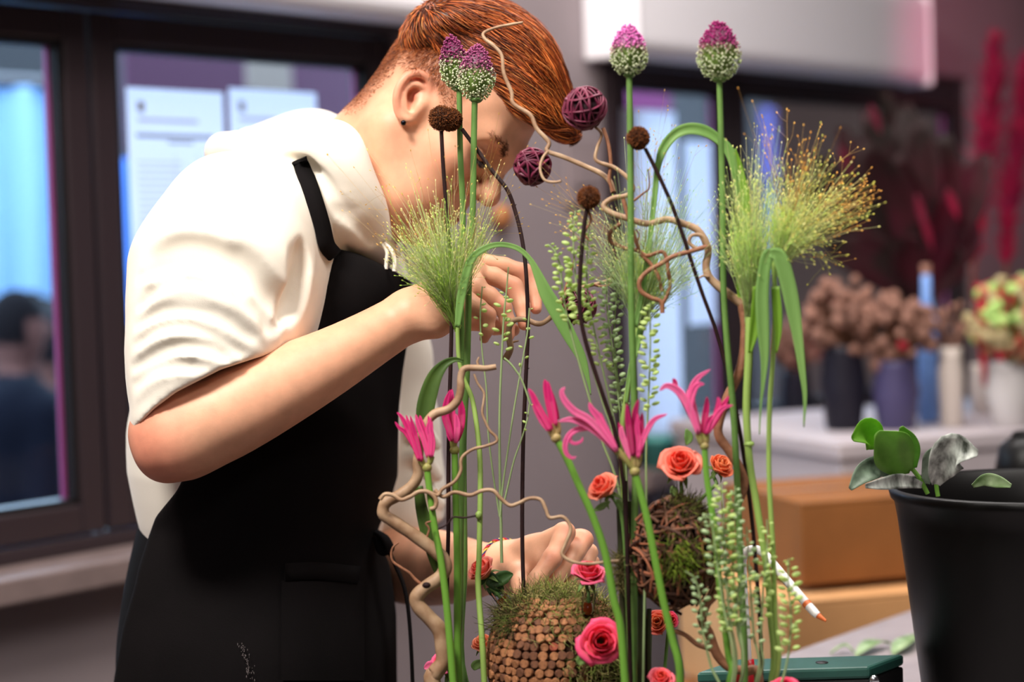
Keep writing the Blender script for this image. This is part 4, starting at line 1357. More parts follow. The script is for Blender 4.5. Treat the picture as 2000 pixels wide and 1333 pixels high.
# ---------------------------------------------------------------- stand and blurred flowers behind
M_stand = mat('pale_grey_stand', (186, 176, 180), rough=.6, var=.04, vscale=5)
a = W(1642, 866, 3.5); ds = 3.5
zst = a[2]
st0 = np.array([a[0], a[1], 0]); 
stand = thing('display_stand', 'pale grey display stand carrying the vases at the right', 'stand', st0 + WD * .8 - WN * .2)
_ax = norm(WD * .45 + np.array([1., 0, 0]) * .55); _ay = np.cross(UP, _ax)
V, F = box_pts(st0, _ax * 1.5, _ay * .62, UP * (zst - .03)); bevel(mk('stand_body', V, F, M_stand, stand, smooth=False), .004)
V, F = box_pts(st0 - _ax * .01 - _ay * .01 + UP * (zst - .03), _ax * 1.52, _ay * .64, UP * .03); bevel(mk('stand_top', V, F, M_stand, stand, smooth=False), .004)


def on_stand(px, back=.2):
    """a point of the stand's top under pixel column px"""
    for d in np.linspace(3.2, 4.4, 400):
        p = W(px, 700, d)
        q = p - st0
        if q @ _ay >= back: return np.array([p[0], p[1], zst]), d
    return np.array([p[0], p[1], zst]), d


def leaf_path(p0, d0, L, droop, n=9):
    d0 = norm(d0); t = np.linspace(0, 1, n)[:, None]
    return p0 + d0 * L * t - UP * droop * L * t ** 2


M_dkleaf = mat('dark_palm', (20, 19, 14), rough=.6, spec=.25, thin=.1, col2=(44, 14, 20), vscale=12)
M_mag = mat('magenta_plume', (196, 20, 78), rough=.8, thin=.3, col2=(150, 14, 70), vscale=20)
M_redp = mat('red_petal', (200, 30, 60), rough=.6, thin=.3)
M_pot = mat('navy_pot', (26, 24, 36), rough=.5, spec=.3)
M_pot2 = mat('violet_pot', (66, 60, 96), rough=.5)
M_vase = mat('stone_vase', (196, 184, 176), rough=.5)
M_dry = mat('dried_brown', (136, 98, 84), rough=.9, var=.35, vscale=60)
M_twig2 = mat('background_stem', (110, 70, 44), rough=.8)


def vase(p, r, h, mm, parent, name='vase'):
    V, F = lathe([(0, 0), (r * .7, 0), (r * .78, h * .03), (r, h * .55), (r * .82, h * .92), (r * .86, h), (r * .78, h), (r * .74, h * .9), (r * .9, h * .5), (r * .6, h * .05), (0, h * .05)], p, 28)
    return mk(name, V, F, mm, parent)


# dark fan of leaves with magenta light on it
p, d = on_stand(1800, .40)
t = thing('palm_arrangement', 'large dark palm leaf arrangement with red streaks standing behind the vases', 'plant', p, None)
vase(p, .075, .17, M_pot, t, 'pot')
tips = [(1585, 300), (1640, 250), (1690, 215), (1725, 175), (1770, 200), (1800, 230), (1850, 262), (1890, 330), (1610, 400), (1700, 330), (1660, 470), (1900, 420), (1760, 300), (1840, 380), (1930, 300), (1560, 360), (1600, 480), (1720, 440), (1780, 460), (1870, 480), (1630, 340), (1690, 280), (1820, 310)]
for k, (a, b) in enumerate(tips):
    q = W(a, b, d + rng.uniform(-.12, .12)); P0 = p + UP * .16
    P = smooth_path(np.array([P0, (P0 * .5 + q * .5) + UP * .04 + _ax * rng.uniform(-.02, .02), q]), 6)
    n = len(P); tt = np.linspace(0, 1, n)
    wd = .042 * np.sin(np.clip((tt - .25) / .75, 0, 1) * math.pi * .93 + .05) + .003
    V, F = blade(P, wd, cup=.4, nw=4, twist=rng.uniform(-.8, .8)); solid(mk('leaf', V, F, M_mag if k in (3, 9) and False else M_dkleaf, t), .001)
for a, b, l in ((1700, 205, 60), (1640, 285, 60), (1790, 380, 90), (1800, 420, 70), (1850, 370, 60)):
    q0 = W(a, b, d - .16); q1 = W(a + 22, b + l, d - .14)
    V, F = blade(smooth_path(np.array([q0, (q0 + q1) / 2, q1]), 5), np.array([.7]) * [.002, .006, .009, .011, .011, .011, .010, .008, .005, .003, .001], cup=.3); solid(mk('red_leaf', V, F, mat('dark_red_leaf', (104, 14, 44), rough=.7, thin=.2), t), .001)
# magenta plumes
for pts, lab in (([(1915, 690), (1900, 560), (1912, 420), (1925, 300), (1938, 180), (1942, 70)], 'tall magenta pampas plume reaching highest at the right'),
                 ([(1975, 690), (1965, 520), (1972, 400), (1990, 260), (2005, 110)], 'magenta plume cut by the right edge of the frame')):
    p, d = on_stand(pts[0][0], .50)
    t = thing('pampas_plume', lab, 'plume', p, 'magenta plumes')
    P = smooth_path(np.array([p + UP * .02] + [W(a, b, d) for a, b in pts]), 8)
    V, F = tube(P, .005, 8); mk('stem', V, F, M_twig2, t)
    k0 = int(len(P) * .40)
    N = 900
    ii = rng.integers(k0, len(P) - 1, N); base = P[ii] + rng.normal(0, .002, (N, 3))
    T_ = norm_rows(P[np.minimum(ii + 1, len(P) - 1)] - P[ii])
    dr = norm_rows(T_ + rng.normal(0, .28, (N, 3)))
    L = (.05 + .05 * rng.random(N))[:, None] * np.sin(np.clip((ii - k0) / (len(P) - k0), .12, .95) * math.pi)[:, None] ** .5
    pp = np.stack([base, base + dr * L * .5, base + dr * L - UP * .01], 1)
    V, F = strands(pp, np.array([[.0012, .0022, .0004]]), 3); mk('plume', V, F, M_mag, t, kind='stuff')
# pale vase
p, d = on_stand(1857, .12)
t = thing('tall_vase', 'tall pale stone vase on the stand left of the green bouquet', 'vase', p)
V, F = lathe([(0, 0), (.018, 0), (.020, .004), (.024, .10), (.020, .13), (.021, .15), (.018, .15), (.016, .13), (.019, .1), (.016, .01), (0, .008)], p, 28); mk('vase_body', V, F, M_vase, t)
m = MB()
for k in range(16):
    q = p + np.array([rng.normal(0, .03), rng.normal(0, .02), .17 + .06 * rng.random()])
    m.add(*tube(smooth_path(np.array([p + UP * .05, p + UP * .14 + (q - p) * [.3, .3, 0], q]), 4), .0012, 5))
    m.add(*ball(q, (.006, .006, .009), 8, 6))
m.build('dried_sprigs', M_dry, t, kind='stuff')
# red hanging amaranth
p, d = on_stand(1918, .30)
t = thing('amaranth_vase', 'vase with hanging crimson tassels beside the pale stone vase', 'vase', p)
vase(p, .028, .10, M_vase, t)
for dx, ln in ((-.012, .20), (.006, .26), (.022, .17)):
    P = smooth_path(np.array([p + UP * .09, p + UP * .24 + _ax * dx, p + UP * .23 + _ax * dx * 2.2 - _ay * .04, p + UP * (.26 - ln) + _ax * dx * 2.4 - _ay * .045]), 6)
    r = np.concatenate([np.full(8, .002), np.linspace(.006, .011, len(P) - 12), np.linspace(.011, .003, 4)])
    V, F = tube(P, r, 10); mk('tassel', V, F, M_redp, t)
# bouquet of pale green and peach
p, d = on_stand(1972, .06)
t = thing('mixed_bouquet', 'round bouquet of pale green and peach flowers at the right edge, above the bucket', 'bouquet', p)
vase(p, .045, .12, mat('clear_vase', (200, 196, 196), rough=.2), t)
cc = p + UP * .20 - _ay * .02
for k in range(70):
    v = norm(rng.normal(0, 1, 3) + np.array([-.2, -.6, .1])); q = cc + v * np.array([.085, .085, .075])
    mm = [mat('pale_green_bloom', (190, 224, 130), rough=.7, thin=.3), mat('peach_bloom', (216, 150, 116), rough=.7, thin=.3), mat('straw_bloom', (204, 186, 140), rough=.8, thin=.3), mat('rust_bloom', (150, 70, 50), rough=.8)][int(rng.choice(4, p=[.42 if v[2] > 0 else .12, .18, .28 if v[2] > 0 else .48, .12 if v[2] > 0 else .22]))]
    V, F = ball(q, (.012 * rng.uniform(.6, 1.4), .012, .010), 9, 6, frame_z(v)); V = V + rng.normal(0, .0012, V.shape)
    mk('bloom', V, F, mm, t)
    V, F = tube([p + UP * .09, p + UP * .13 + (q - p) * .25, q], .0012, 4); mk('stem', V, F, M_gleaf2, t)
# navy pots with dried hydrangeas, on the window sill and stand
for px, back, dd, hh, lab, mm in ((1560, .0, 3.75, .17, 'dark pot of dusty brown dried flowers nearest the bent grass leaf', M_pot), (1646, .20, None, .16, 'navy pot of dried flowers in the middle of the stand', M_pot), (1748, .14, None, .13, 'violet-blue pot of dried flowers left of the pale vase', M_pot2)):
    if dd is None: p, d = on_stand(px, back)
    else:
        d = dd; s_, z_ = wp(px, 860, .05); p = wall_pt(s_, zs2 + .02, .045)
        d = w2v(p)[2]
    t = thing('flower_pot', lab, 'pot', p, 'dried flower pots')
    vase(p, .044 if dd is None else .040, hh, mm, t, 'pot')
    cc = p + UP * (hh + .055)
    for k in range(80):
        v = norm(rng.normal(0, 1, 3) + [0, 0, .3]); q = cc + v * np.array([.078, .08, .070]) * rng.uniform(.5, 1)
        if dd is not None: q = q + WN * max(0, .03 - (q - wall_pt(0, 0, 0)) @ WN)
        V, F = ball(q, .0125 * rng.uniform(.6, 1.35), 9, 6); V = V + rng.normal(0, .0016, V.shape)
        mk('flower_head', V, F, M_redp if k == 3 else M_dry, t)
        V, F = tube([p + UP * (hh * .8), p + UP * hh + (q - p) * [.3, .3, 0], q], .0014, 4); mk('stem', V, F, M_twig2, t)
# glassware glints
p, d = on_stand(1812, .22)
t = thing('blue_bottle', 'slim pale blue bottle behind the vases, against the dark leaves', 'bottle', p)
V, F = lathe([(0, 0), (.018, 0), (.020, .004), (.020, .20), (.010, .24), (.0085, .30), (0.0, .30)], p, 24); mk('bottle_body', V, F, mat('pale_blue_glass', (120, 160, 226), rough=.15), t)
V, F = lathe([(.0092, .285), (.0092, .305), (0, .305)], p, 16); mk('stopper', V, F, M_dry, t)
# teal pot on the sill
s_, z_ = wp(1288, 905, .05); p = wall_pt(s_, zs2 + .02, .045)
t = thing('teal_pot', 'small teal pot on the window sill behind the coral roses', 'pot', p)
V, F = lathe([(0, 0), (.028, 0), (.036, .055), (.038, .056), (.038, .066), (.034, .066), (.030, .01), (0, .008)], p, 28); mk('pot', V, F, mat('teal_glaze', (70, 140, 134), rough=.4), t)
V, F = lathe([(0, .058), (.033, .056), (.032, .045), (0, .045)][::-1], p, 20); mk('soil', V, F, mat('dark_soil', (30, 24, 22)), t)
# second dark vessel behind the bucket
ps = W(2012, 960, 2.7); q = np.array([ps[0], ps[1], ZT])
t = thing('black_vase', 'rounded black vase on the table behind the black bucket at the right edge', 'vase', q)
zt2 = W(2012, 850, 2.7)[2] - ZT
V, F = lathe([(0, 0), (.034, .0), (.036, .004), (.026, zt2 * .4), (.040, zt2 * .66), (.047, zt2 * .80), (.040, zt2 * .94), (.022, zt2), (.018, zt2), (.030, zt2 * .9), (0, zt2 * .8)], q, 36); mk('vase_body', V, F, M_bk, t)
V, F = lathe([(.022, 0), (.024, .003), (.020, .006), (.018, 0)], q + UP * (zt2 - .001), 24); mk('lip', V, F, M_bk, t)
# coloured spotlights of the show (out of frame at the right)


def spot(name, loc, target, watts, col, deg, blend=.9, r=.06):
    d = bpy.data.lights.new(name, 'SPOT'); d.energy = watts; d.color = col; d.spot_size = math.radians(deg); d.spot_blend = blend; d.shadow_soft_size = r
    o = bpy.data.objects.new(name, d); COL.objects.link(o); o.location = loc
    o.rotation_euler = (Vector(target) - Vector(loc)).to_track_quat('-Z', 'Y').to_euler()


spot('magenta_stage_light', W(2350, 350, 3.3), W(1920, 440, 3.95), 20, (1.0, .05, .30), 30, 1.0)
spot('magenta_stage_light.001', W(2700, -200, 3.9), W(1960, 130, 5.2), 20, (1.0, .12, .32), 46)

# ---------------------------------------------------------------- the arrangement
def foot(p):
    """where a stem stands in the foam of the bowl"""
    q = np.array(p, float); q[2] = ZB - .008
    v = (q - BC)[:2] / np.array([.140, .070]); n_ = np.linalg.norm(v)
    if n_ > 1: q[:2] = BC[:2] + (q - BC)[:2] / n_
    return q


def stem_pts(pts, d=None, n=6, base=True):
    P = [W(q[0], q[1], q[2] if len(q) > 2 else d) for q in pts]
    if base:
        a, b = P[-2], P[-1]
        e = foot(b + (b - a) / max(1e-3, abs(a[2] - b[2])) * max(0.0, b[2] - ZB))
        P.append(e)
    return smooth_path(np.array(P), n)


M_stem = mat('green_stem', (104, 140, 70), rough=.45, spec=.4, col2=(86, 120, 58), vscale=30)
M_stemb = mat('bright_stem', (106, 154, 58), rough=.4, spec=.4)
M_stemd = mat('dark_olive_stem', (62, 74, 34), rough=.5, col2=(52, 50, 30), vscale=25)
M_brown = mat('dark_brown_stem', (30, 12, 14), rough=.65, spec=.25, col2=(42, 20, 18), vscale=60)
M_allium = mat('allium_florets', (128, 128, 128), rough=.5, attr='Col', thin=.2)


def allium(c, d, rx, ry, path, label, upper, rpx=5.5, tilt=0.0):
    P = stem_pts(path, d)
    t = thing('drumstick_allium', label, 'flower', P[-1], 'drumstick alliums')
    V, F = tube(P, np.linspace(rpx, rpx * 1.25, len(P)) * d / FPX, 10); mk('stem', V, F, M_stem, t)
    k = d / FPX; C = W(c[0], c[1], d)
    ax = norm(UP + tilt * RGT); Mx = frame_z(ax)
    N = 720
    g = (np.arange(N) + .5) / N
    phi = np.arccos(1 - 2 * g); th = math.pi * (1 + 5 ** .5) * np.arange(N) + rng.normal(0, .12, N)
    z = np.clip(np.cos(phi) + rng.normal(0, .025, N), -1, 1); phi = np.arccos(z); rr = np.sin(phi) * (1 - .25 * z - .08 * z * z)         # egg, narrower on top
    dirs = np.stack([rr * np.cos(th), rr * np.sin(th), z], 1)
    surf = (dirs * np.array([rx, rx, ry]) * k) @ Mx.T
    nrm = norm_rows((dirs / np.array([rx, rx, ry])) @ Mx.T)
    jit = rng.uniform(.84, 1.03, (N, 1))
    tip = C + surf * jit; root = tip - nrm * (5.5 * k) - ax * (1.2 * k)
    pp = np.stack([root, root * .45 + tip * .55, tip * .85 + root * .15, tip], 1)
    V, F = strands(pp, np.array([[.5, 1.9, 2.1, .7]]) * k * rng.uniform(.75, 1.15, (N, 1)), 6)
    h = z + rng.normal(0, .12, N)
    cb = np.array(lin((150, 176, 96))); cw = np.array(lin((236, 238, 208))); cp = np.array(lin(upper)); cm = np.array(lin((190, 150, 150)))
    a = np.clip((h + .10) / .30, 0, 1)[:, None]
    base = cb * (1 - a) + cp * a
    mid = np.exp(-((h + .02) / .16) ** 2)[:, None] * .6
    base = base * (1 - mid) + cm * mid
    tipc = np.where(a > .6, base * 1.9, cw * (1 - mid * .4))
    cc = np.stack([base * .8, base, base * .3 + tipc * .7, tipc], 1).reshape(-1, 3)
    mk('florets', V, F, M_allium, t, cols=np.repeat(cc, 6, 0), kind='stuff')
    V, F = ball(C, (rx * .74 * k, rx * .74 * k, ry * .80 * k), 20, 14, Mx)
    hc = ((V - C) @ ax) / (ry * k); tc_ = np.clip((hc + .05) / .3, 0, 1)[:, None]
    mk('flower_core', V, F, M_allium, t, cols=np.array(lin((110, 136, 62))) * (1 - tc_) + cp * .5 * tc_)
    V, F = ball(C - ax * ry * k * .93, (rx * .32 * k, rx * .32 * k, ry * .12 * k), 14, 8, Mx); mk('receptacle', V, F, M_stem, t)
    return t


allium((887, 122), 1.945, 31, 55, [(897, 178), (899, 300), (904, 420), (901, 560), (902, 680), (906, 760), (905, 900), (907, 1100), (909, 1333)], 'drumstick allium just left of its twin, in front of the cropped hair', (122, 44, 88), 5.6, -.1)
allium((931, 142), 1.925, 38, 57, [(927, 200), (925, 300), (923, 420), (916, 540), (914, 640), (911, 740), (905, 850), (900, 1000), (898, 1200), (897, 1333)], 'larger drumstick allium of the close pair before the hair', (142, 68, 108), 6.0, .05)
allium((1228, 98), 1.80, 38, 52, [(1229, 150), (1231, 300), (1232, 450), (1233, 600), (1238, 760), (1241, 900), (1239, 1100), (1238, 1333)], 'pale topped drumstick allium over the middle of the arrangement', (196, 104, 168), 6.0)
allium((1404, 99), 1.79, 44, 60, [(1405, 158), (1408, 270), (1411, 400), (1413, 560), (1421, 680), (1432, 800), (1440, 950), (1446, 1100), (1454, 1333)], 'tallest right-hand drumstick allium with deep purple top', (140, 30, 96), 5.6)

M_pom = mat('rust_pom', (104, 58, 22), rough=.9, attr='Col')


def pom(c, d, r, path, label, rp=4.0, base=True):
    P = stem_pts(path, d, base=base)
    t = thing('dried_pom_flower', label, 'flower', P[-1], 'dried round flowers')
    V, F = tube(P, rp * d / FPX, 8); mk('stem', V, F, M_brown, t)
    for j in range(2 if len(path) > 5 else 1):
        i = int(len(P) * (.3 + .3 * j)); tp = norm(P[i + 1] - P[i]); sd = norm(np.cross(tp, FWD))
        V, F = tube([P[i], P[i] + sd * 6 * d / FPX + tp * -3 * d / FPX], [1.6 * d / FPX, .6 * d / FPX], 6); mk('node', V, F, M_brown, t)
    k = d / FPX; C = W(c[0], c[1], d)
    N = 900
    g = (np.arange(N) + .5) / N; phi = np.arccos(1 - 2 * g); th = math.pi * (1 + 5 ** .5) * np.arange(N)
    dr = np.stack([np.sin(phi) * np.cos(th), np.sin(phi) * np.sin(th), np.cos(phi)], 1)
    L = rng.uniform(.90, 1.03, (N, 1)) * r * k
    dj = norm_rows(dr + rng.normal(0, .07, (N, 3)))
    pp = np.stack([C + dr * r * k * .8, C + dj * L], 1)
    V, F = strands(pp, np.array([[1.3, .7]]) * k, 4)
    cc = np.array(lin((122, 66, 22))) * rng.uniform(.35, 1.25, (N, 1))
    mk('flower_head', V, F, M_pom, t, cols=np.repeat(cc, 8, 0), kind='stuff')
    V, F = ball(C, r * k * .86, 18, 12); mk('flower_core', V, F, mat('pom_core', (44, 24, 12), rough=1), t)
    return t


pom((862, 231), 1.90, 26, [(862, 256), (866, 330), (873, 420), (880, 520), (882, 620), (880, 720), (877, 820), (876, 1000), (880, 1333)], 'round rust flower on a straight dark stem, foremost of the overlapping pair by the ear')
_mb = [(902, 252, 1.93), (930, 290, 1.93), (960, 332, 1.925), (990, 370, 1.92), (1006, 412, 1.92), (1020, 470, 1.915), (1028, 540, 1.91), (1031, 640, 1.91), (1027, 740, 1.91), (1022, 860, 1.91), (1020, 1000, 1.905), (1021, 1100, 1.90), (1024, 1158, 1.895), (1030, 1185, 1.895)]
pom((880, 234), 1.93, 24, _mb, 'round rust flower behind the pair, its dark stem curving down to the lower hand', 4.2, base=False)
pom((1246, 270), 1.80, 24, [(1260, 290), (1290, 350), (1320, 420), (1350, 510), (1374, 580), (1400, 650), (1425, 740), (1446, 850), (1462, 960), (1476, 1100), (1487, 1333)], 'round rust flower below the middle allium, stem slanting to the right')
pom((1150, 386), 1.79, 24, [(1146, 408), (1140, 450), (1134, 520), (1132, 600), (1142, 660), (1160, 720), (1180, 780), (1200, 840), (1214, 920), (1222, 1000), (1232, 1333)], 'lowest round rust flower, over the pale green seed stalks', 4.4)

# burgundy balls of wound raffia
M_raff = mat('burgundy_raffia', (122, 36, 66), rough=.5, col2=(84, 20, 46), vscale=80)
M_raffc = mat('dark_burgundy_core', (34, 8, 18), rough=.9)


def raffia(c, d, r, label, n=22, hang=None):
    k = d / FPX; C = W(c[0], c[1], d)
    t = thing('raffia_ball', label, 'ball', C - UP * r * k, 'burgundy raffia balls')
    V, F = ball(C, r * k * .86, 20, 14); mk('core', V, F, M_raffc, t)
    for i in range(n):
        ax = norm(rng.normal(0, 1, 3)); Mx = frame_z(ax)
        off = rng.uniform(-.55, .55); R = math.sqrt(1 - off * off)
        a = np.linspace(0, 2 * math.pi, 26, endpoint=False)
        wob = .10 * np.sin(a * 2 + rng.random() * 6)
        P = np.stack([R * np.cos(a), R * np.sin(a), off + wob], 1); P = norm_rows(P) * rng.uniform(.90, 1.0)
        V, F = tube(C + (P @ Mx.T) * r * k, rng.uniform(2.6, 4.6) * k, 6, closed=True, flat=.55); mk('strand', V, F, M_raff, t)
    return t


raffia((1040, 326), 1.875, 36, 'burgundy raffia ball held in front of the nose')
raffia((1142, 212), 1.84, 43, 'largest burgundy raffia ball beside the fringe')
raffia((1128, 598), 1.93, 36, 'dark raffia ball half hidden behind the pale seed stalks', 20)

# corkscrew branches
M_bark = mat('willow_bark', (176, 146, 116), rough=.55, var=.3, vscale=60, bump=.4, bscale=260, bdist=.0005, col2=(140, 106, 78))
M_barkr = mat('red_brown_twig', (140, 92, 66), rough=.6, var=.2, vscale=90, bump=.3, bscale=300)


def branch(parent, pts, d, r0, r1, nm='twig', mm=None, base=False, n=6, sides=8):
    if len(pts[0]) == 2 and np.ndim(d) > 0:
        dd = np.linspace(d[0], d[1], len(pts)); pts = [(a, b, e) for (a, b), e in zip(pts, dd)]; d = float(np.mean(d))
    P = stem_pts(pts, d, n, base=base)
    r = np.linspace(r0, r1, len(P)) * d / FPX * (1 + .03 * np.sin(np.arange(len(P)) * .9))
    V, F = tube(P, r, sides); return mk(nm, V, F, mm or M_bark, parent), P


b1 = [(969, 717), (948, 720), (930, 719), (907, 721), (900, 738), (900, 758), (894, 782), (876, 800), (849, 809), (832, 830), (820, 870), (816, 905), (816, 929), (804, 950), (780, 968), (757, 980), (749, 991), (750, 1006), (767, 1018), (797, 1038), (824, 1057), (852, 1079), (866, 1093), (869, 1112), (857, 1131), (832, 1148), (814, 1167), (818, 1185), (838, 1207), (857, 1229), (864, 1257), (866, 1292), (850, 1316), (846, 1340)]
bp_ = foot(W(850, 1400, 1.86))
willow = thing('corkscrew_branch', 'thick corkscrew willow branch winding up the left of the arrangement', 'branch', bp_, 'corkscrew branches')
P = stem_pts([(a, b, 1.85) for a, b in b1], 1.85, 6)
rr = np.interp(np.arange(len(P)) / len(P), [0, .08, .2, .4, .55, .8, .9, 1], [5.5, 6.5, 8.5, 11, 12.5, 14.5, 15.5, 17]) * 1.85 / FPX
V, F = tube(P, rr * (1 + .025 * np.sin(np.arange(len(P)) * .7)), 14); mk('main_stem', V, F, M_bark, willow)
V, F = tube([W(935, 717, 1.85), W(932, 706, 1.85), W(936, 698, 1.85)], [3 * 1.85 / FPX, 2.4 * 1.85 / FPX, 1.8 * 1.85 / FPX], 7); mk('spur', V, F, M_bark, willow)
branch(willow, [(742, 976), (752, 966), (768, 968), (783, 977), (801, 971), (819, 961), (837, 962), (851, 976), (850, 991), (840, 995)], 1.835, 4.2, 4.5)
branch(willow, [(840, 963), (855, 968), (864, 956), (888, 941), (900, 920), (900, 902), (906, 890), (924, 878), (948, 872), (969, 864), (969, 854), (957, 842), (948, 824), (942, 806), (945, 782), (945, 767), (933, 749), (926, 731)], (1.835, 1.85), 3.8, 2.2)
branch(willow, [(849, 958), (866, 971), (888, 962), (918, 968), (942, 959), (963, 959), (978, 974), (996, 988), (1014, 983), (1035, 974), (1056, 977), (1066, 995), (1074, 1012), (1098, 1010), (1112, 1024), (1114, 1040), (1104, 1064), (1098, 1084), (1119, 1098), (1150, 1102), (1187, 1098), (1212, 1096)], (1.84, 1.80), 4.2, 3.2)
branch(willow, [(855, 1034), (873, 1025), (885, 1011), (906, 1012), (930, 1008)], 1.83, 1.8, 2.0, mm=M_brown)
branch(willow, [(834, 1049), (838, 1034), (832, 1023), (842, 1019)], 1.83, 2.2, 1.6, mm=M_barkr)
branch(willow, [(778, 1060), (766, 1073), (766, 1095), (783, 1109), (800, 1120), (813, 1134), (830, 1147)], 1.85, 2.0, 3.6, mm=M_barkr)
V, F = ball(W(833, 1144, 1.835), (.004, .003, .003), 10, 7); mk('knot', V, F, M_brown, willow)

twig = thing('held_twig', 'bent twig end held by the raised hand', 'branch', W(987, 703, 1.96), 'corkscrew branches')
branch(twig, [(987, 703), (997, 682), (995, 664), (994, 642), (1003, 627), (1024, 624), (1051, 633), (1069, 626), (1087, 607), (1099, 583), (1114, 568), (1132, 562), (1160, 556), (1189, 547), (1199, 532)], (1.955, 1.90), 7, 3, 'main_stem', sides=10)
branch(twig, [(996, 672), (1004, 668), (1013, 666)], 1.955, 3, 1.8, 'spur')
branch(twig, [(1160, 556), (1176, 560), (1192, 555), (1198, 543)], 1.905, 3, 1.6, 'spur', M_barkr)
branch(twig, [(1099, 583), (1110, 545), (1120, 515), (1122, 500)], 1.93, 3, 1.6, 'spur', M_barkr)

bq = foot(W(1480, 1400, 1.80))
wr = thing('corkscrew_branch', 'thin looping corkscrew branch through the middle and right of the arrangement', 'branch', bq, 'corkscrew branches')
main = [(1449, 594), (1455, 640), (1452, 690), (1441, 736), (1420, 778), (1404, 826), (1405, 854), (1426, 884), (1453, 935), (1444, 975), (1420, 1020), (1396, 1060), (1384, 1100), (1382, 1126), (1396, 1146), (1397, 1160), (1380, 1180), (1371, 1210), (1386, 1240), (1401, 1280), (1424, 1304), (1455, 1312), (1482, 1326)]
branch(wr, main, 1.80, 9, 9.5, 'main_stem', M_barkr, base=True, sides=10)
up = [(1449, 594), (1412, 566), (1385, 541), (1379, 519), (1383, 487), (1365, 452), (1334, 437), (1302, 429), (1264, 437), (1226, 427), (1192, 415), (1179, 402), (1195, 388), (1224, 382), (1236, 370), (1226, 348), (1199, 327), (1165, 314), (1166, 290), (1175, 262), (1160, 246)]
branch(wr, up, (1.80, 1.84), 8.5, 2.8, 'main_stem', M_bark, n=7, sides=10)
branch(wr, [(1382, 483), (1372, 462), (1352, 460), (1346, 474), (1362, 486), (1378, 482)], 1.80, 4, 3.5)
branch(wr, [(1383, 481), (1353, 490), (1315, 501), (1290, 516), (1264, 531), (1249, 550), (1252, 569), (1271, 582), (1291, 590), (1294, 612)], 1.80, 5, 4.5, mm=M_barkr)
branch(wr, [(1211, 437), (1194, 452), (1192, 471), (1217, 484), (1245, 490), (1264, 500), (1292, 492), (1302, 506), (1305, 531), (1309, 556), (1302, 579), (1293, 594)], 1.81, 4.2, 3.6, mm=M_barkr)
branch(wr, [(1217, 389), (1230, 434), (1242, 471), (1252, 497), (1271, 516), (1286, 541), (1293, 569)], 1.81, 4, 3.6, mm=M_barkr)
branch(wr, [(1384, 541), (1374, 539), (1364, 544)], 1.80, 3, 1.8, 'spur')
branch(wr, [(1238, 392), (1256, 378), (1268, 366), (1266, 330)], 1.82, 2.6, 1.2, mm=M_barkr)
branch(wr, [(1178, 250), (1188, 280), (1193, 320), (1190, 350), (1197, 374)], 1.835, 3.6, 3.4, mm=M_barkr)
branch(wr, [(1148, 408), (1154, 430), (1142, 455), (1150, 470)], 1.80, 3, 2, mm=M_barkr)
branch(wr, [(1313, 1232), (1338, 1241), (1362, 1260), (1386, 1268), (1400, 1278)], 1.80, 4.5, 5, mm=M_barkr)
branch(wr, [(1242, 448), (1248, 460), (1242, 480)], 1.81, 2, 1.4)
hz = thing('corkscrew_branch', 'fine curling twig climbing from the raffia ball across the copper hair', 'branch', W(1198, 372, 1.84), 'corkscrew branches')
branch(hz, [(1198, 376), (1192, 356), (1175, 340), (1141, 324), (1101, 307), (1069, 295), (1072, 278), (1048, 251), (1036, 225), (1003, 203), (999, 180), (984, 143), (980, 109), (965, 90), (947, 76), (945, 64), (969, 54), (997, 48), (1021, 44)], (1.84, 1.89), 5.2, 2.6, 'main_stem', n=7, sides=10)
branch(hz, [(1070, 296), (1060, 309), (1055, 330), (1063, 351), (1080, 356), (1096, 354)], (1.845, 1.83), 3.2, 2.6)

# ---------------------------------------------------------------- nerines
M_ner = mat('nerine_pink', (236, 66, 140), rough=.42, thin=.3, attr='Col')
M_spath = mat('spathe_green', (140, 156, 70), rough=.5, thin=.2, col2=(176, 150, 100), vscale=60)


def petal(parent, path, d, wmax, shade, curl=.35, tw=0.0):
    P = stem_pts(path, d, 5, base=False)
    n = len(P); t = np.linspace(0, 1, n)
    wd = wmax * (np.sin(np.clip(t * .93 + .07, 0, 1) * math.pi) ** .55) * (1 - .25 * t) * d / FPX
    V, F = blade(P, wd, cup=curl, nw=4, twist=tw)
    c = np.array([lin((248, 146, 190)), lin((243, 96, 162)), lin((227, 46, 128)), lin((178, 28, 94))])
    i = np.clip(shade, 0, 3); lo, f_ = int(i), i - int(i)
    col = c[lo] * (1 - f_) + c[min(3, lo + 1)] * f_
    edge = np.tile(np.abs(np.linspace(-1, 1, 5)), n)[:, None]; along = np.repeat(t, 5)[:, None]
    cc = col * (0.85 + .35 * edge) * (1 - .1 * along) + np.array(lin((240, 190, 190))) * .12 * (1 - edge) * (along < .5)
    return solid(mk('petal', V, F, M_ner, parent, cols=np.clip(cc, 0, 1)), .0007)


def nerine(label, stem, d, petals, heads, rs=7.5):
    P = stem_pts(stem, d)
    t = thing('nerine', label, 'flower', P[-1], 'pink nerines')
    V, F = tube(P, np.linspace(rs * .85, rs, len(P)) * d / FPX, 12); mk('stem', V, F, M_stemb, t)
    V, F = ball(P[0], (rs * 1.3 * d / FPX,) * 3, 12, 8); mk('spathe', V, F, M_spath, t)
    for a, b, r0, r1 in heads:
        V, F = tube(smooth_path(np.array([P[0], (P[0] + W(*a, d)) / 2, W(*a, d), W(*b, d)]), 3), np.linspace(r0 * .7, r1, 10) * d / FPX, 9); mk('flower_base', V, F, M_spath, t)
    for i, q in enumerate(petals):
        path, w_, sh = q[0], q[1], q[2]
        dd = d + ((i % 3) - 1) * .004
        petal(t, path, dd, w_, sh, q[3] if len(q) > 3 else .35)
    return t


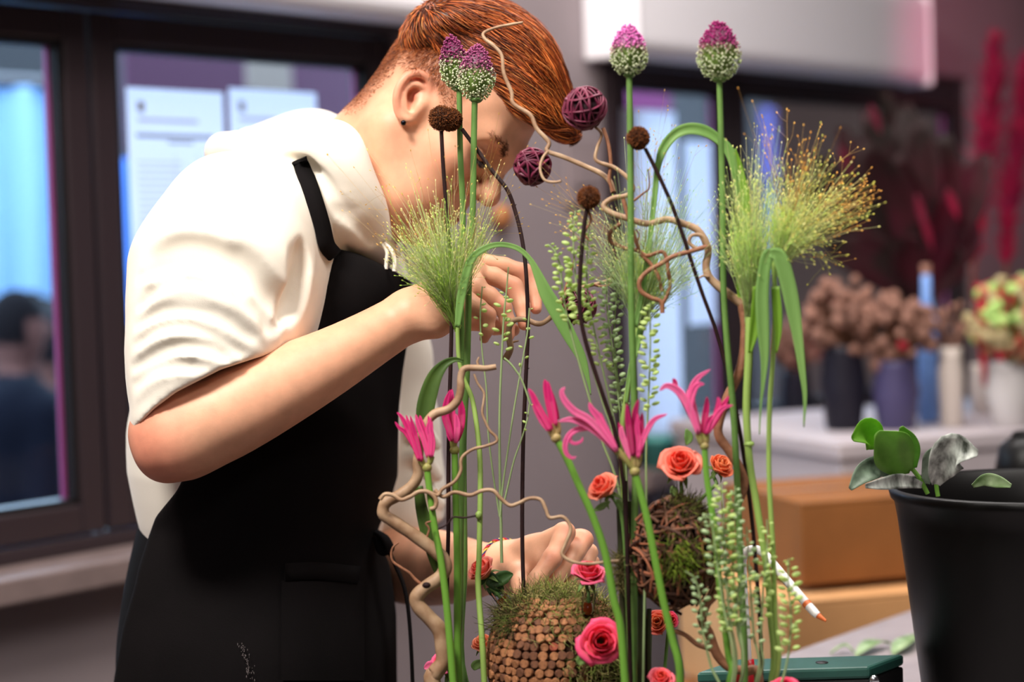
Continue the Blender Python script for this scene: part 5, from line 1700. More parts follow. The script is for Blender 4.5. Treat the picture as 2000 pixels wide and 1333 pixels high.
nerine('pink nerine with tight fingers of petals, leftmost, before the apron', [(834, 914), (838, 950), (848, 1025), (862, 1100), (874, 1200), (885, 1333)], 1.84,
       [([(818, 900), (808, 870), (795, 835), (784, 815), (775, 806)], 5, 2.0), ([(820, 900), (806, 868), (792, 845), (780, 836), (771, 824)], 5, 2.2), ([(824, 902), (814, 868), (803, 838), (798, 826), (793, 811)], 5, 1.7),
        ([(824, 902), (815, 865), (808, 838), (801, 812)], 5, 2.3), ([(836, 895), (828, 860), (817, 830), (812, 809)], 6, 1.4), ([(838, 895), (833, 860), (824, 830), (820, 811)], 6, 1.8), ([(840, 894), (840, 860), (836, 838), (842, 815)], 6, 1.5),
        ([(843, 892), (845, 860), (840, 832), (836, 812)], 5, 2.0), ([(826, 906), (818, 885), (814, 862), (812, 846)], 7, 1.2), ([(844, 893), (846, 866), (843, 846), (844, 822)], 5, 1.6)],
       [((826, 908), (822, 900), 5, 7), ((840, 902), (842, 892), 5, 7)])
nerine('closed pink nerine bud behind the willow branch on the left', [(888, 880), (890, 965), (893, 1080), (897, 1333)], 1.875,
       [([(885, 862), (876, 835), (870, 812), (872, 785), (880, 761)], 8, 2.4), ([(888, 864), (886, 835), (882, 805), (882, 780), (883, 760)], 8, 1.8), ([(893, 862), (900, 835), (902, 808), (900, 790), (895, 770)], 8, 2.5),
        ([(890, 866), (893, 845), (893, 825), (890, 808)], 7, 1.2), ([(884, 866), (878, 850), (876, 830), (880, 812)], 6, 2.0)],
       [((886, 872), (886, 862), 6, 8)])
nerine('pink nerine bud on the tall slanting stem in the middle', [(1086, 856), (1110, 902), (1134, 956), (1158, 1010), (1182, 1082), (1199, 1172), (1212, 1227), (1221, 1333)], 1.77,
       [([(1075, 842), (1062, 815), (1048, 790), (1040, 772), (1032, 759)], 7, 1.9), ([(1078, 842), (1066, 820), (1052, 800), (1042, 786)], 7, 1.5), ([(1082, 836), (1076, 805), (1070, 775), (1066, 755), (1064, 741)], 8, 2.3), ([(1086, 832), (1080, 800), (1074, 770), (1070, 744)], 7, 2.1),
        ([(1074, 844), (1062, 828), (1050, 808), (1040, 790)], 6, 1.3), ([(1090, 820), (1084, 798), (1078, 775), (1070, 750)], 6, 2.6)],
       [((1080, 850), (1076, 840), 6, 8), ((1090, 842), (1086, 826), 6, 8)], 8)
nerine('wide open pink nerine with curling petals, before the seed stalks', [(1240, 922), (1262, 1006), (1277, 1081), (1295, 1172), (1313, 1247), (1329, 1333)], 1.75,
       [([(1206, 882), (1180, 850), (1150, 820), (1122, 804), (1103, 783), (1097, 766), (1104, 757)], 8, .7), ([(1206, 884), (1170, 848), (1140, 828), (1115, 820), (1090, 824)], 8, .6), ([(1206, 885), (1165, 842), (1134, 838), (1114, 848), (1104, 868), (1106, 886), (1116, 895), (1126, 893)], 6, .9),
        ([(1204, 878), (1184, 842), (1168, 815), (1156, 800), (1151, 786)], 8, 1.0), ([(1205, 880), (1188, 850), (1178, 826), (1173, 806)], 6, 1.9), ([(1132, 838), (1116, 850), (1114, 862), (1124, 867), (1136, 862), (1138, 854)], 3.5, 1.0),
        ([(1236, 892), (1230, 850), (1226, 815), (1224, 788)], 7, 2.8), ([(1240, 890), (1240, 850), (1240, 810), (1247, 780)], 8, 2.9), ([(1244, 886), (1250, 855), (1252, 830), (1254, 806)], 7, 2.6), ([(1248, 884), (1262, 845), (1278, 820), (1304, 809)], 6, 1.0),
        ([(1234, 900), (1222, 870), (1214, 845), (1215, 832)], 7, .6), ([(1238, 904), (1226, 880), (1220, 855)], 6, .9), ([(1246, 896), (1248, 865), (1244, 835), (1247, 808)], 6, 1.6), ([(1252, 886), (1254, 850), (1250, 820)], 6, 1.7), ([(1234, 888), (1216, 850), (1208, 825)], 5, 2.5)],
       [((1222, 898), (1205, 880), 6, 8), ((1240, 908), (1238, 890), 6, 8), ((1247, 905), (1249, 888), 5, 7)], 8)
nerine('pink nerine flaring open at the right, above the coral roses', [(1376, 872), (1380, 930), (1389, 990), (1398, 1051), (1407, 1157), (1422, 1278), (1425, 1333)], 1.75,
       [([(1364, 848), (1352, 812), (1338, 782), (1322, 762), (1302, 754), (1288, 764)], 9, .7), ([(1366, 846), (1356, 810), (1350, 780), (1352, 758), (1364, 738), (1388, 722)], 8, .8), ([(1366, 846), (1356, 812), (1350, 785), (1342, 762)], 9, .3), ([(1362, 846), (1348, 800), (1354, 765), (1364, 752), (1376, 751)], 7, 1.0), ([(1322, 760), (1318, 746), (1314, 740)], 5, 2.6),
        ([(1372, 850), (1376, 820), (1380, 795), (1381, 775)], 7, 2.4), ([(1380, 848), (1396, 818), (1412, 798), (1432, 792)], 6, 1.5), ([(1382, 848), (1398, 812), (1404, 788), (1402, 776)], 6, 1.7), ([(1382, 848), (1402, 815), (1414, 790), (1424, 774)], 6, 2.0), ([(1378, 850), (1384, 825), (1392, 810)], 6, 2.7), ([(1364, 850), (1360, 832), (1362, 815)], 6, 1.6), ([(1376, 852), (1386, 835), (1400, 822)], 5, 1.9)],
       [((1370, 864), (1365, 848), 6, 8), ((1379, 862), (1378, 848), 6, 8)], 7)

# ---------------------------------------------------------------- roses
M_rose = mat('rose_petal', (236, 90, 90), rough=.5, thin=.3, attr='Col')
M_sep = mat('sepal_green', (120, 150, 80), rough=.6, thin=.2)
M_rleaf = mat('rose_leaf', (62, 96, 44), rough=.5, thin=.2, col2=(50, 80, 40), vscale=60)
M_tube = M_glass
M_water = mat('amber_water', (196, 84, 30), rough=.1, spec=.6, thin=.5)


def rose(c, d, r, face, inner, outer, label, stem=None, tubes=None, leaves=(), open_=1.0, n_in=7, n_out=9, base=True):
    k = d / FPX * r; C = W(c[0], c[1], d); ax = norm(RGT * face[0] + UP * face[1] - FWD * face[2]); Mx = frame_z(ax)
    if stem is not None: P = stem_pts([(q[0], q[1], d) for q in stem], d, base=base); root = P[-1]
    else: root = C - UP * k
    t = thing('rose', label, 'rose', root, 'spray roses')
    if stem is not None:
        P = np.vstack([smooth_path(np.array([C - ax * k * .75, C - ax * k * 1.05, P[0]]), 4)[:-1], P])
        V, F = tube(P, 3.6 * d / FPX, 8); mk('stem', V, F, M_stem, t)
    ci, co = np.array(lin(inner)), np.array(lin(outer)); cy = np.array(lin((250, 196, 140)))
    tot = n_in + n_out
    for i in range(tot):
        f_ = i / (tot - 1)
        a0 = i * 2.39996 + c[0]
        rad = .10 + .62 * f_ ** .9                          # distance of the petal's rim from the axis
        wid = 1.9 - .9 * f_                                  # half angle it wraps
        h = .62 - .42 * f_ * open_
        flare = max(0, f_ - .35) * .75 * open_
        nu, nv = 7, 7
        V = []; col = []
        for v in np.linspace(0, 1, nv):
            for u in np.linspace(-1, 1, nu):
                a = a0 + u * wid * (.55 + .45 * math.sin(min(1, v * 1.25) * math.pi / 2)) * (1 - .35 * v ** 4 * abs(u))
                edge = 1 - .18 * u * u * v
                rr = (.10 + (rad - .02) * math.sin(v * math.pi / 2) ** .8 + flare * max(0, v - .6) ** 1.3 * 1.9) * (1 + .03 * math.sin(5 * u + i))
                zz = -.60 + (h + .60) * v * edge - flare * max(0, v - .78) * 1.6 - .10 * f_ * v
                zz += .03 * math.sin(3.1 * u + i * 1.7) * v
                V.append((rr * math.cos(a), rr * math.sin(a), zz))
                b_ = np.clip(1.1 - v * 1.3, 0, 1) * (.25 + .6 * f_)
                cc = ci * (1 - f_) + co * f_
                cc = cc * (1 - b_) + cy * b_
                col.append(cc * (1.0 + .22 * v * v * (f_ > .3)))
        V = C + (np.array(V) * k) @ Mx.T
        ii = np.arange(nv - 1)[:, None]; jj = np.arange(nu - 1)[None]
        F = np.stack(np.broadcast_arrays(ii * nu + jj, ii * nu + jj + 1, (ii + 1) * nu + jj + 1, (ii + 1) * nu + jj), -1).reshape(-1, 4)
        solid(mk('petal', V, F, M_rose, t, cols=np.clip(np.array(col), 0, 1)), .0006)
    V, F = ball(C - ax * k * .62, (k * .26, k * .26, k * .22), 12, 8, Mx); mk('calyx', V, F, M_sep, t)
    for i in range(5):
        a = i * 1.257; o = Mx @ np.array([math.cos(a), math.sin(a), 0])
        p0 = C - ax * k * .60 + o * k * .18
        V, F = blade(smooth_path(np.array([p0, p0 + o * k * .35 - ax * k * .05, p0 + o * k * .62 - ax * k * .38]), 4), np.array([.10, .13, .14, .13, .12, .10, .07, .04, .01]) * k, nrm=ax, cup=.3)
        solid(mk('sepal', V, F, M_sep, t), .0005)
    for pts, w_, mm in leaves:
        P = stem_pts([(a, b, d) for a, b in pts], d, 6, base=False); n_ = len(P); tt = np.linspace(0, 1, n_)
        V, F = blade(P, (np.sin(tt * math.pi * .96 + .04) * w_ + .6) * d / FPX, cup=.35, nw=4); solid(mk('petal' if 'petal' in mm.name else 'leaf', V, F, mm, t), .0005)
    if tubes is not None:
        a, b, rp = tubes
        A, E = W(*a, d), W(*b, d); v = norm(E - A); L = np.linalg.norm(E - A); rr = rp * d / FPX
        V, F = lathe([(rr * 1.12, 0), (rr * 1.12, .0015), (rr, .003), (rr, L - rr), (rr * .7, L - rr * .3), (0, L), (0, L - .001), (rr * .62, L - rr * .4), (rr * .86, L - rr), (rr * .86, .0), (rr * 1.12, 0)], A, 20, v)
        o = mk('water_tube', V, F, M_tube, t)
        V, F = lathe([(0, L * .42), (rr * .84, L * .42), (rr * .84, L - rr), (rr * .55, L - rr * .45), (0, L - rr * .2)][::-1], A, 16, v); mk('water', V, F, M_water, o)
    return t


CORAL, PINK, RED, ORNG, SALM = (238, 74, 54), (242, 108, 148), (226, 28, 44), (242, 136, 80), (249, 156, 130)
rose((940, 1114), 1.90, 33, (-.55, .65, .35), CORAL, (248, 150, 134), 'coral rose in a glass tube left of the lower hand', [(958, 1150), (975, 1165), (992, 1190)], ((966, 1152), (996, 1192), 13), [([(955, 1150), (970, 1136), (988, 1126), (1002, 1122)], 13, M_rleaf), ([(935, 1145), (950, 1128), (970, 1142), (984, 1152)], 13, M_rleaf), ([(950, 1150), (965, 1158), (985, 1156)], 7, M_rleaf)], .7, base=False)
rose((1150, 1118), 1.85, 36, (.10, .80, .42), RED, PINK, 'deep pink rose in a tube on top of the disc-covered ball', [(1150, 1160), (1149, 1190)], ((1151, 1158), (1147, 1206), 13), [], .9, base=False)
rose((1174, 1254), 1.79, 47, (.05, .22, .95), RED, (240, 84, 130), 'large hot pink rose facing forward on the right of the ball', None, None, [([(1150, 1275), (1135, 1290), (1130, 1300)], 9, M_sep)], 1.0)
rose((1177, 952), 1.80, 36, (-.55, .62, .45), CORAL, SALM, 'coral rose in profile under the open nerine', [(1205, 985), (1214, 1010), (1222, 1100), (1230, 1333)], None, [([(1192, 980), (1175, 990), (1160, 998)], 6, M_sep), ([(1205, 975), (1212, 990), (1214, 1000)], 7, M_sep)], .7)
rose((1330, 905), 1.80, 43, (-.05, .60, .75), CORAL, (248, 138, 118), 'wide open coral rose above the twig nest', [(1330, 950), (1334, 980), (1338, 1010)], None, [([(1312, 950), (1316, 960), (1318, 975)], 7, M_sep), ([(1340, 870), (1345, 855), (1340, 838)], 8, M_stem)], 1.0, base=False)
rose((1408, 910), 1.85, 29, (.45, .55, .6), ORNG, (242, 130, 90), 'small orange rose to the right of the wide coral rose', [(1400, 945), (1370, 975), (1350, 1000)], None, [], .6, base=False)
rose((866, 1294), 1.91, 31, (-.3, .6, .55), (220, 30, 60), (242, 110, 160), 'pink rose half hidden behind the foot of the willow branch', [(872, 1325), (876, 1400)], None, [([(850, 1300), (840, 1302), (828, 1306)], 10, mat('pink_guard_petal', (242, 120, 165), rough=.5, thin=.3))], 1.0)
rose((942, 1258), 1.93, 24, (-.2, .75, .5), ORNG, (244, 150, 120), 'small peach rose between the stems left of the disc-covered ball', [(948, 1285), (955, 1400)], None, [([(945, 1290), (930, 1300), (926, 1310)], 9, M_sep), ([(950, 1262), (966, 1252), (974, 1262)], 8, M_gleaf2)], .5)
rose((1284, 1216), 1.88, 27, (-.2, .3, .8), ORNG, (240, 120, 110), 'orange and pink rose under the twig nest', [(1270, 1240), (1266, 1400)], None, [([(1262, 1210), (1256, 1222), (1262, 1236)], 8, M_sep)], .8)
rose((1310, 1212), 1.90, 18, (.3, .3, .8), RED, (240, 90, 130), 'small pink bud beside the orange rose under the twig nest', [(1305, 1235), (1290, 1400)], None, [], .6)
rose((1292, 1326), 1.80, 27, (.0, .6, .6), CORAL, (240, 110, 130), 'coral pink rose at the bottom edge below the nest', [(1290, 1355), (1288, 1400)], None, [], .9)
rose((1534, 1346), 1.74, 34, (.0, .7, .5), (220, 40, 80), (238, 90, 130), 'pink rose cut by the bottom edge in front of the dark green box', [(1505, 1370), (1480, 1420)], None, [], 1.0)

# ---------------------------------------------------------------- ball covered in twig discs
MBC = W(1090, 1288, 1.895); MBR = 134 * 1.895 / FPX
ballt = thing('moss_ball', 'ball covered in small brown wood discs with moss on top', 'ball', MBC - UP * MBR)
V, F = ball(MBC, MBR * .965, 40, 28); mk('core', V, F, mat('ball_core', (62, 40, 26), rough=1), ballt)
dm = [mat(n_, c_, rough=.8, col2=c2_, vscale=300) for n_, c_, c2_ in (('wood_disc', (150, 98, 62), (112, 70, 44)), ('wood_disc_light', (172, 116, 76), (132, 84, 52)), ('wood_disc_dark', (112, 70, 46), (84, 52, 36)), ('wood_disc_red', (164, 80, 56), (120, 62, 44)))]
dme = []
for i, mm in enumerate(dm):
    V, F = lathe([(0, .0026), (.0036, .0026), (.0042, .0020), (.0042, -.002), (0, -.002)][::-1], (0, 0, 0), 12)
    me_o = mk('wood_disc', V, F, mm, None, smooth=False); dme.append(me_o.data); bpy.data.objects.remove(me_o)
vis = []
th = math.radians(28)
while th < math.radians(158):
    nn = int(2 * math.pi * math.sin(th) * MBR / .0083)
    for i in range(nn):
        a = 2 * math.pi * (i + .5 * (int(round(th * 8)) % 2)) / nn + rng.normal(0, .022)
        n_ = np.array([math.sin(th) * math.cos(a), math.sin(th) * math.sin(a), math.cos(th)])
        toc = norm(CAM - MBC)
        q = ppx(MBC + n_ * MBR)
        f_ = n_ @ toc
        if f_ > -.12 and not (q[0] > 1105 + 60 * rng.random() and q[1] > 1230 + 30 * rng.random()) and q[1] < 1400:
            vis.append((f_ + (.3 if q[1] < 1345 else 0), n_))
    th += .0078 / MBR
vis.sort(key=lambda v: -v[0])
for f_, n_ in vis[:300]:
    o = bpy.data.objects.new('wood_disc', dme[int(rng.choice(4, p=[.45, .27, .24, .04]))]); COL.objects.link(o); o.parent = ballt
    n2 = norm(n_ + rng.normal(0, .10, 3))
    M4 = Matrix.Identity(4); Fz = frame_z(n2)
    pos = MBC + n_ * MBR * rng.uniform(.975, 1.0) - abs_loc(ballt)
    s_ = rng.uniform(.88, 1.1)
    for r_ in range(3):
        for c_ in range(3): M4[r_][c_] = Fz[r_, c_] * s_
        M4[r_][3] = pos[r_]
    o.matrix_local = M4
if len(vis) > 300:
    m = MB()
    for f_, n_ in vis[300:]:
        m.add(*lathe([(0, .0026), (.0040, .0026), (.0042, -.002)][::-1], MBC + n_ * MBR * .985, 8, n_))
    m.build('wood_discs', dm[0], ballt, smooth=False, kind='stuff')
M_moss = mat('moss', (120, 128, 60), rough=.95, attr='Col', thin=.2)


def moss(parent, roots, nrms, L, r, cols, name='moss'):
    N = len(roots)
    d1 = norm_rows(nrms * .8 + rng.normal(0, .95, (N, 3)))
    d2 = norm_rows(d1 + rng.normal(0, .6, (N, 3)) - UP * .15)
    l = (L * rng.uniform(.5, 1.3, N))[:, None]
    pp = np.stack([roots, roots + d1 * l * .5, roots + (d1 + d2) * l * .5, roots + (d1 + d2 * 2) * l * .5], 1)
    V, F = strands(pp, np.array([[1, 1.1, .8, .3]]) * r, 3)
    cc = np.array([lin(c) for c in cols])[rng.integers(0, len(cols), N)] * rng.uniform(.6, 1.25, (N, 1))
    return mk(name, V, F, M_moss, parent, cols=np.repeat(cc, 12, 0), kind='stuff')


MC = [(160, 164, 84), (130, 148, 62), (186, 176, 112), (110, 116, 56), (170, 150, 96)]
N = 9000
v = norm_rows(rng.normal(0, 1, (N, 3)))
q = ppx(MBC + v * MBR)
edge = 1190 + 20 * np.sin(q[:, 0] * .05) + np.where(q[:, 0] > 1060, np.clip((q[:, 0] - 1060) * .9, 0, 60), 0)
tongue = ((q[:, 0] > 1035) & (q[:, 0] < 1100) & (q[:, 1] < 1265) & (rng.random(N) < .32)) & (v @ norm(CAM - MBC) > 0)
right = (q[:, 0] > 1110 + 14 * np.sin(q[:, 1] * .1)) & (q[:, 1] > 1235) & (rng.random(N) < .9)
keep = ((q[:, 1] < edge) & (v[:, 2] > .25)) | tongue | right
v = v[keep]
moss(ballt, MBC + v * MBR * .99, v, .013, .00040, MC)
N = 500
rt = MBC + norm_rows(np.stack([rng.normal(-.62, .16, N), rng.normal(-.25, .2, N), rng.normal(.62, .12, N)], 1)) * MBR
moss(ballt, rt, norm_rows(rt - MBC), .016, .0004, [(90, 104, 40), (110, 100, 56), (70, 60, 30)], 'loose_moss')

# ---------------------------------------------------------------- twig nest
NC = W(1316, 1082, 1.80); KX = 1.80 / FPX
nest = thing('twig_nest', 'dark woven twig nest held among the stems under the wide coral rose', 'nest', NC - UP * 118 * KX)
ND = np.array([86 * KX, 80 * KX, 112 * KX])
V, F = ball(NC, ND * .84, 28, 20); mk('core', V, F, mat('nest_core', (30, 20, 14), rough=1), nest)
M_nt = [mat('nest_twig', (128, 86, 62), rough=.7, col2=(92, 58, 42), vscale=90), mat('nest_twig_red', (146, 86, 58), rough=.7), mat('nest_twig_dark', (76, 48, 36), rough=.8)]
for i in range(240):
    ax = norm(rng.normal(0, 1, 3) + np.array([0, 0, .5])); Mx = frame_z(ax)
    off = rng.uniform(-.75, .75); R = math.sqrt(1 - off * off)
    a0 = rng.uniform(0, 6.28); a = np.linspace(a0, a0 + rng.uniform(.5, 2.0), 9)
    P = np.stack([R * np.cos(a), R * np.sin(a), off + .1 * np.sin(a * 3)], 1)
    P = norm_rows(P) * np.linspace(rng.uniform(.86, .97), rng.uniform(.92, 1.08), 9)[:, None]
    V, F = tube(NC + (P @ Mx.T) * ND, rng.uniform(1.6, 3.6) * KX, 5)
    mk('nest_twig', V, F, M_nt[int(rng.choice(3, p=[.5, .2, .3]))], nest)
N = 260
v = norm_rows(rng.normal(0, .30, (N, 3)) * [.8, .4, .55] + [.1, -1, .02]); moss(nest, NC + v * ND * 1.0, v, .010, .0004, [(118, 146, 36), (140, 160, 50), (84, 84, 34)])
N = 420
v = norm_rows(rng.normal(0, .35, (N, 3)) + [.5, -.2, 1]); moss(nest, NC + v * ND * .97, v, .010, .0004, [(80, 70, 36), (100, 92, 44), (118, 130, 50), (60, 44, 28)], 'top_moss')

# bundle of stems carrying the nest
bun = thing('stem_bundle', 'upright bundle of dark green stems tied with moss left of the twig nest', 'bundle', foot(W(1240, 1400, 1.82)))
for i, (x0, x1, y0, mm, r) in enumerate([(1210, 1222, 985, M_stemd, 6.5), (1220, 1232, 940, M_brown, 5.5), (1231, 1238, 980, M_stemd, 8), (1246, 1250, 1050, M_stemd, 7.5), (1256, 1262, 1090, M_brown, 5), (1241, 1258, 1010, M_stemd, 6), (1228, 1246, 1060, M_stem, 5.5), (1268, 1268, 1190, M_stemd, 5)]):
    dd = 1.815 + (i % 3) * .012
    P = stem_pts([(x0, y0, dd), ((x0 + x1) / 2 - 1, (y0 + 1333) / 2, dd), (x1, 1333, dd)], dd)
    V, F = tube(P, r * dd / FPX, 9); mk('stem', V, F, mm, bun)
N = 900
P = np.stack([W(x, y, dd) for x, y, dd in zip(rng.normal(1224, 11, N), rng.uniform(1085, 1150, N), rng.normal(1.812, .006, N))])
moss(bun, P, norm_rows(P - W(1230, 1115, 1.83)), .008, .00035, [(128, 120, 70), (108, 104, 50), (146, 132, 86)])

# ---------------------------------------------------------------- fountain grass, seed stalks, blades
M_gstem = mat('pale_grass_stem', (150, 180, 92), rough=.5, thin=.1)
M_hair = mat('grass_hair', (176, 196, 120), rough=.7, thin=.5, attr='Col')
M_blade = mat('grass_blade', (146, 186, 106), rough=.45, thin=.35, col2=(124, 170, 88), vscale=30, stretch=(1, 1, .2))
M_bladed = mat('dark_grass_blade', (84, 112, 44), rough=.5, thin=.3, col2=(70, 98, 40), vscale=30)


def strip(parent, pts, d, mm=None, cup=.45, n=7, name='leaf', fold=None):
    P = np.array([list(W(q[0], q[1], q[3] if len(q) > 3 else d)) + [q[2]] for q in pts])
    P = smooth_path(P, n)
    V, F = blade(P[:, :3], np.maximum(P[:, 3], .3) * d / FPX, cup=cup, nw=4)
    return solid(mk(name, V, F, mm or M_blade, parent), .0004)


def plume(parent, org, tips, d, N, cols, r=.00028, sp=.035, seeds=2, name='panicle', dz=.05, kids=3):
    """spray of hair-fine branches with seeds at their ends; tips: rows of px, py, weight, spread"""
    tp = np.array(tips, float); k = rng.choice(len(tp), N, p=tp[:, 2] / tp[:, 2].sum())
    ex = tp[k, 0] + rng.normal(0, 1, N) * tp[k, 3]; ey = tp[k, 1] + rng.normal(0, 1, N) * tp[k, 3]
    ox = rng.normal(org[0], org[2], N); oy = org[1] + rng.normal(0, org[3], N)
    dd = d + rng.normal(0, dz, N)
    E = np.stack([W(a, b, c) for a, b, c in zip(ex, ey, dd)]); O = np.stack([W(a, b, d) for a, b in zip(ox, oy)])
    f = rng.uniform(.55, 1.0, (N, 1)); E = O + (E - O) * f
    ctl = W(org[4], org[5], d) if len(org) > 4 else None
    Mid = O * .5 + E * .5 + rng.normal(0, .004, (N, 3))
    if ctl is not None: Mid = Mid * .75 + ctl * .25
    t = np.linspace(0, 1, 6)[None, :, None]
    PP = (1 - t) ** 2 * O[:, None] + 2 * t * (1 - t) * Mid[:, None] + t ** 2 * E[:, None]
    V1, F1 = strands(PP, np.array([[1.3, 1.1, .95, .8, .7, .55]]) * r, 3)
    c0 = np.array([lin(c) for c in cols])[rng.integers(0, len(cols), N)] * rng.uniform(.8, 1.2, (N, 1))
    fade = np.array([.75, .85, .95, 1.05, 1.15, 1.2])
    C1 = np.repeat((c0[:, None] * fade[None, :, None]).reshape(-1, 3), 3, 0)
    m = MB(); m.add(V1, F1, C1)
    # side branchlets
    if kids:
        M_ = N * kids
        j = rng.integers(0, N, M_); u = rng.uniform(.35, .95, M_)
        b = np.stack([PP[jj][min(4, int(uu * 5))] * (1 - (uu * 5 % 1)) + PP[jj][min(5, int(uu * 5) + 1)] * (uu * 5 % 1) for jj, uu in zip(j, u)])
        dr = norm_rows(norm_rows(E[j] - O[j]) + rng.normal(0, .40, (M_, 3)))
        L = rng.uniform(.3, 1.0, (M_, 1)) * sp
        kp = np.stack([b, b + dr * L * .5 + rng.normal(0, .001, (M_, 3)), b + dr * L], 1)
        V2, F2 = strands(kp, np.array([[.75, .65, .5]]) * r, 3)
        m.add(V2, F2, np.repeat(c0[j] * 1.05, 9, 0)); ends = np.vstack([E, kp[:, 2]]); ec = np.vstack([c0, c0[j]]); ed = np.vstack([norm_rows(E - PP[:, 4]), dr])
    else:
        ends, ec, ed = E, c0, norm_rows(E - PP[:, 4])
    if seeds:
        s = ends; sp_ = np.stack([s - ed * .0002, s + ed * .0009, s + ed * .0020], 1)
        V3, F3 = strands(sp_, np.array([[.25, .62, .15]]) * .001 * seeds * .55, 4)
        m.add(V3, F3, np.repeat(np.clip(ec * 1.35, 0, 1) * np.array([1.05, 1.0, .8]), 12, 0))
    return m.build(name, M_hair, parent, kind='stuff')


GC = [(196, 218, 134), (214, 226, 170), (180, 206, 116), (224, 228, 184)]
# left grass in front of the neck and raised wrist
g1 = stem_pts([(893, 640, 1.90), (896, 700, 1.90), (906, 740, 1.90), (922, 780, 1.90), (932, 840, 1.895), (938, 920, 1.89), (936, 1080, 1.88), (934, 1145, 1.88), (942, 1255, 1.87), (946, 1333, 1.87)], 1.89)
t = thing('fountain_grass', 'fountain grass plume in front of the neck and the raised wrist', 'grass', g1[-1], 'fountain grasses')
V, F = tube(g1, np.linspace(4, 6.5, len(g1)) * 1.9 / FPX, 9); mk('stem', V, F, M_gstem, t)
V, F = ball(W(935, 1007, 1.88), (.0034, .0034, .004), 10, 8); mk('node', V, F, M_gstem, t)
plume(t, (888, 622, 3, 8, 868, 545), [(800, 440, 3, 26), (835, 400, 2.5, 26), (775, 490, 2.2, 20), (870, 400, 2.2, 26), (905, 420, 2, 24), (945, 430, 1.6, 22), (780, 380, .8, 30), (850, 330, .8, 30), (960, 350, .5, 30), (760, 430, .7, 20)], 1.90, 420, GC, r=.00026, sp=.022, seeds=1.6, dz=.03, kids=2)
plume(t, (889, 630, 3, 8), [(852, 520, 3, 16), (868, 500, 3, 16), (884, 510, 2, 12), (840, 535, 1, 12)], 1.90, 380, [(174, 208, 96), (156, 196, 80), (196, 218, 120)], r=.00028, sp=.010, seeds=1.4, name='panicle_base', dz=.012, kids=1)
plume(t, (880, 560, 8, 20), [(640, 330, 1, 24), (700, 430, 1, 30), (690, 300, 1, 34), (1010, 370, 1, 24), (1000, 330, 1, 30), (1020, 240, .6, 30), (960, 210, .4, 30), (820, 290, 1, 40), (745, 340, 1, 30)], 1.90, 60, [(210, 180, 120), (190, 160, 90), (220, 204, 160)], r=.00016, sp=.03, seeds=1.6, name='loose_hairs', dz=.03, kids=2)
strip(t, [(893, 640, 5), (899, 590, 8), (908, 545, 8), (922, 505, 7), (950, 484, 6), (980, 478, 5), (1012, 486, 5), (1036, 508, 5), (1052, 540, 9), (1066, 572, 13), (1088, 610, 15), (1112, 655, 13), (1136, 700, 9), (1148, 740, 4), (1154, 772, .8)], 1.88, cup=.25)
strip(t, [(905, 706, 3), (888, 703, 5), (868, 712, 9), (850, 735, 14), (838, 768, 17), (830, 805, 17), (828, 840, 10), (830, 858, 3)], 1.875, M_bladed)
strip(t, [(818, 950, 8), (822, 985, 11), (832, 1030, 13), (845, 1075, 13), (855, 1110, 10), (862, 1135, 4)], 1.865, M_bladed)
# middle grass
g2 = stem_pts([(1246, 640), (1237, 690), (1226, 760), (1217, 820), (1212, 880), (1218, 960), (1226, 1100), (1234, 1333)], 1.83)
t = thing('fountain_grass', 'fountain grass plume behind the looping twigs in the middle', 'grass', g2[-1], 'fountain grasses')
V, F = tube(g2, np.linspace(5, 6.5, len(g2)) * 1.83 / FPX, 9); mk('stem', V, F, M_gstem, t)
plume(t, (1246, 640, 3, 10, 1256, 540), [(1330, 420, 2, 34), (1300, 330, 2, 40), (1230, 360, 1.6, 36), (1160, 400, 1.2, 40), (1380, 470, 1.6, 30), (1340, 520, 1, 24), (1200, 470, 1.4, 30), (1120, 440, .6, 30), (1350, 350, 1, 30)], 1.84, 330, [(206, 224, 178), (216, 230, 190), (180, 208, 136)], r=.00024, sp=.028, seeds=1.5, dz=.04, kids=2)
plume(t, (1246, 640, 4, 12), [(1232, 500, 2, 14), (1252, 480, 2, 14), (1275, 500, 2, 16), (1292, 520, 1.5, 14)], 1.84, 330, [(216, 240, 158), (204, 232, 142), (226, 242, 176)], r=.00030, sp=.012, seeds=1.2, name='panicle_base', dz=.014, kids=1)
plume(t, (1260, 500, 10, 20), [(1270, 200, 1, 30), (1340, 200, 1, 30), (1300, 240, 1, 26), (1040, 400, 1, 16), (1060, 330, 1, 24), (1100, 560, .6, 20)], 1.84, 40, [(206, 170, 110), (210, 190, 140)], r=.00016, sp=.03, seeds=1.8, name='loose_hairs', dz=.03, kids=2)
strip(t, [(1240, 640, 5), (1256, 560, 5), (1268, 480, 5), (1277, 400, 5), (1284, 330, 6), (1296, 290, 9), (1318, 263, 10), (1345, 252, 11), (1375, 256, 11), (1402, 272, 9), (1424, 296, 10), (1440, 340, 11), (1448, 400, 9), (1450, 460, 4), (1450, 500, 1)], 1.815)
strip(t, [(1252, 640, 6), (1240, 690, 6), (1228, 740, 4), (1222, 790, 2)], 1.82)
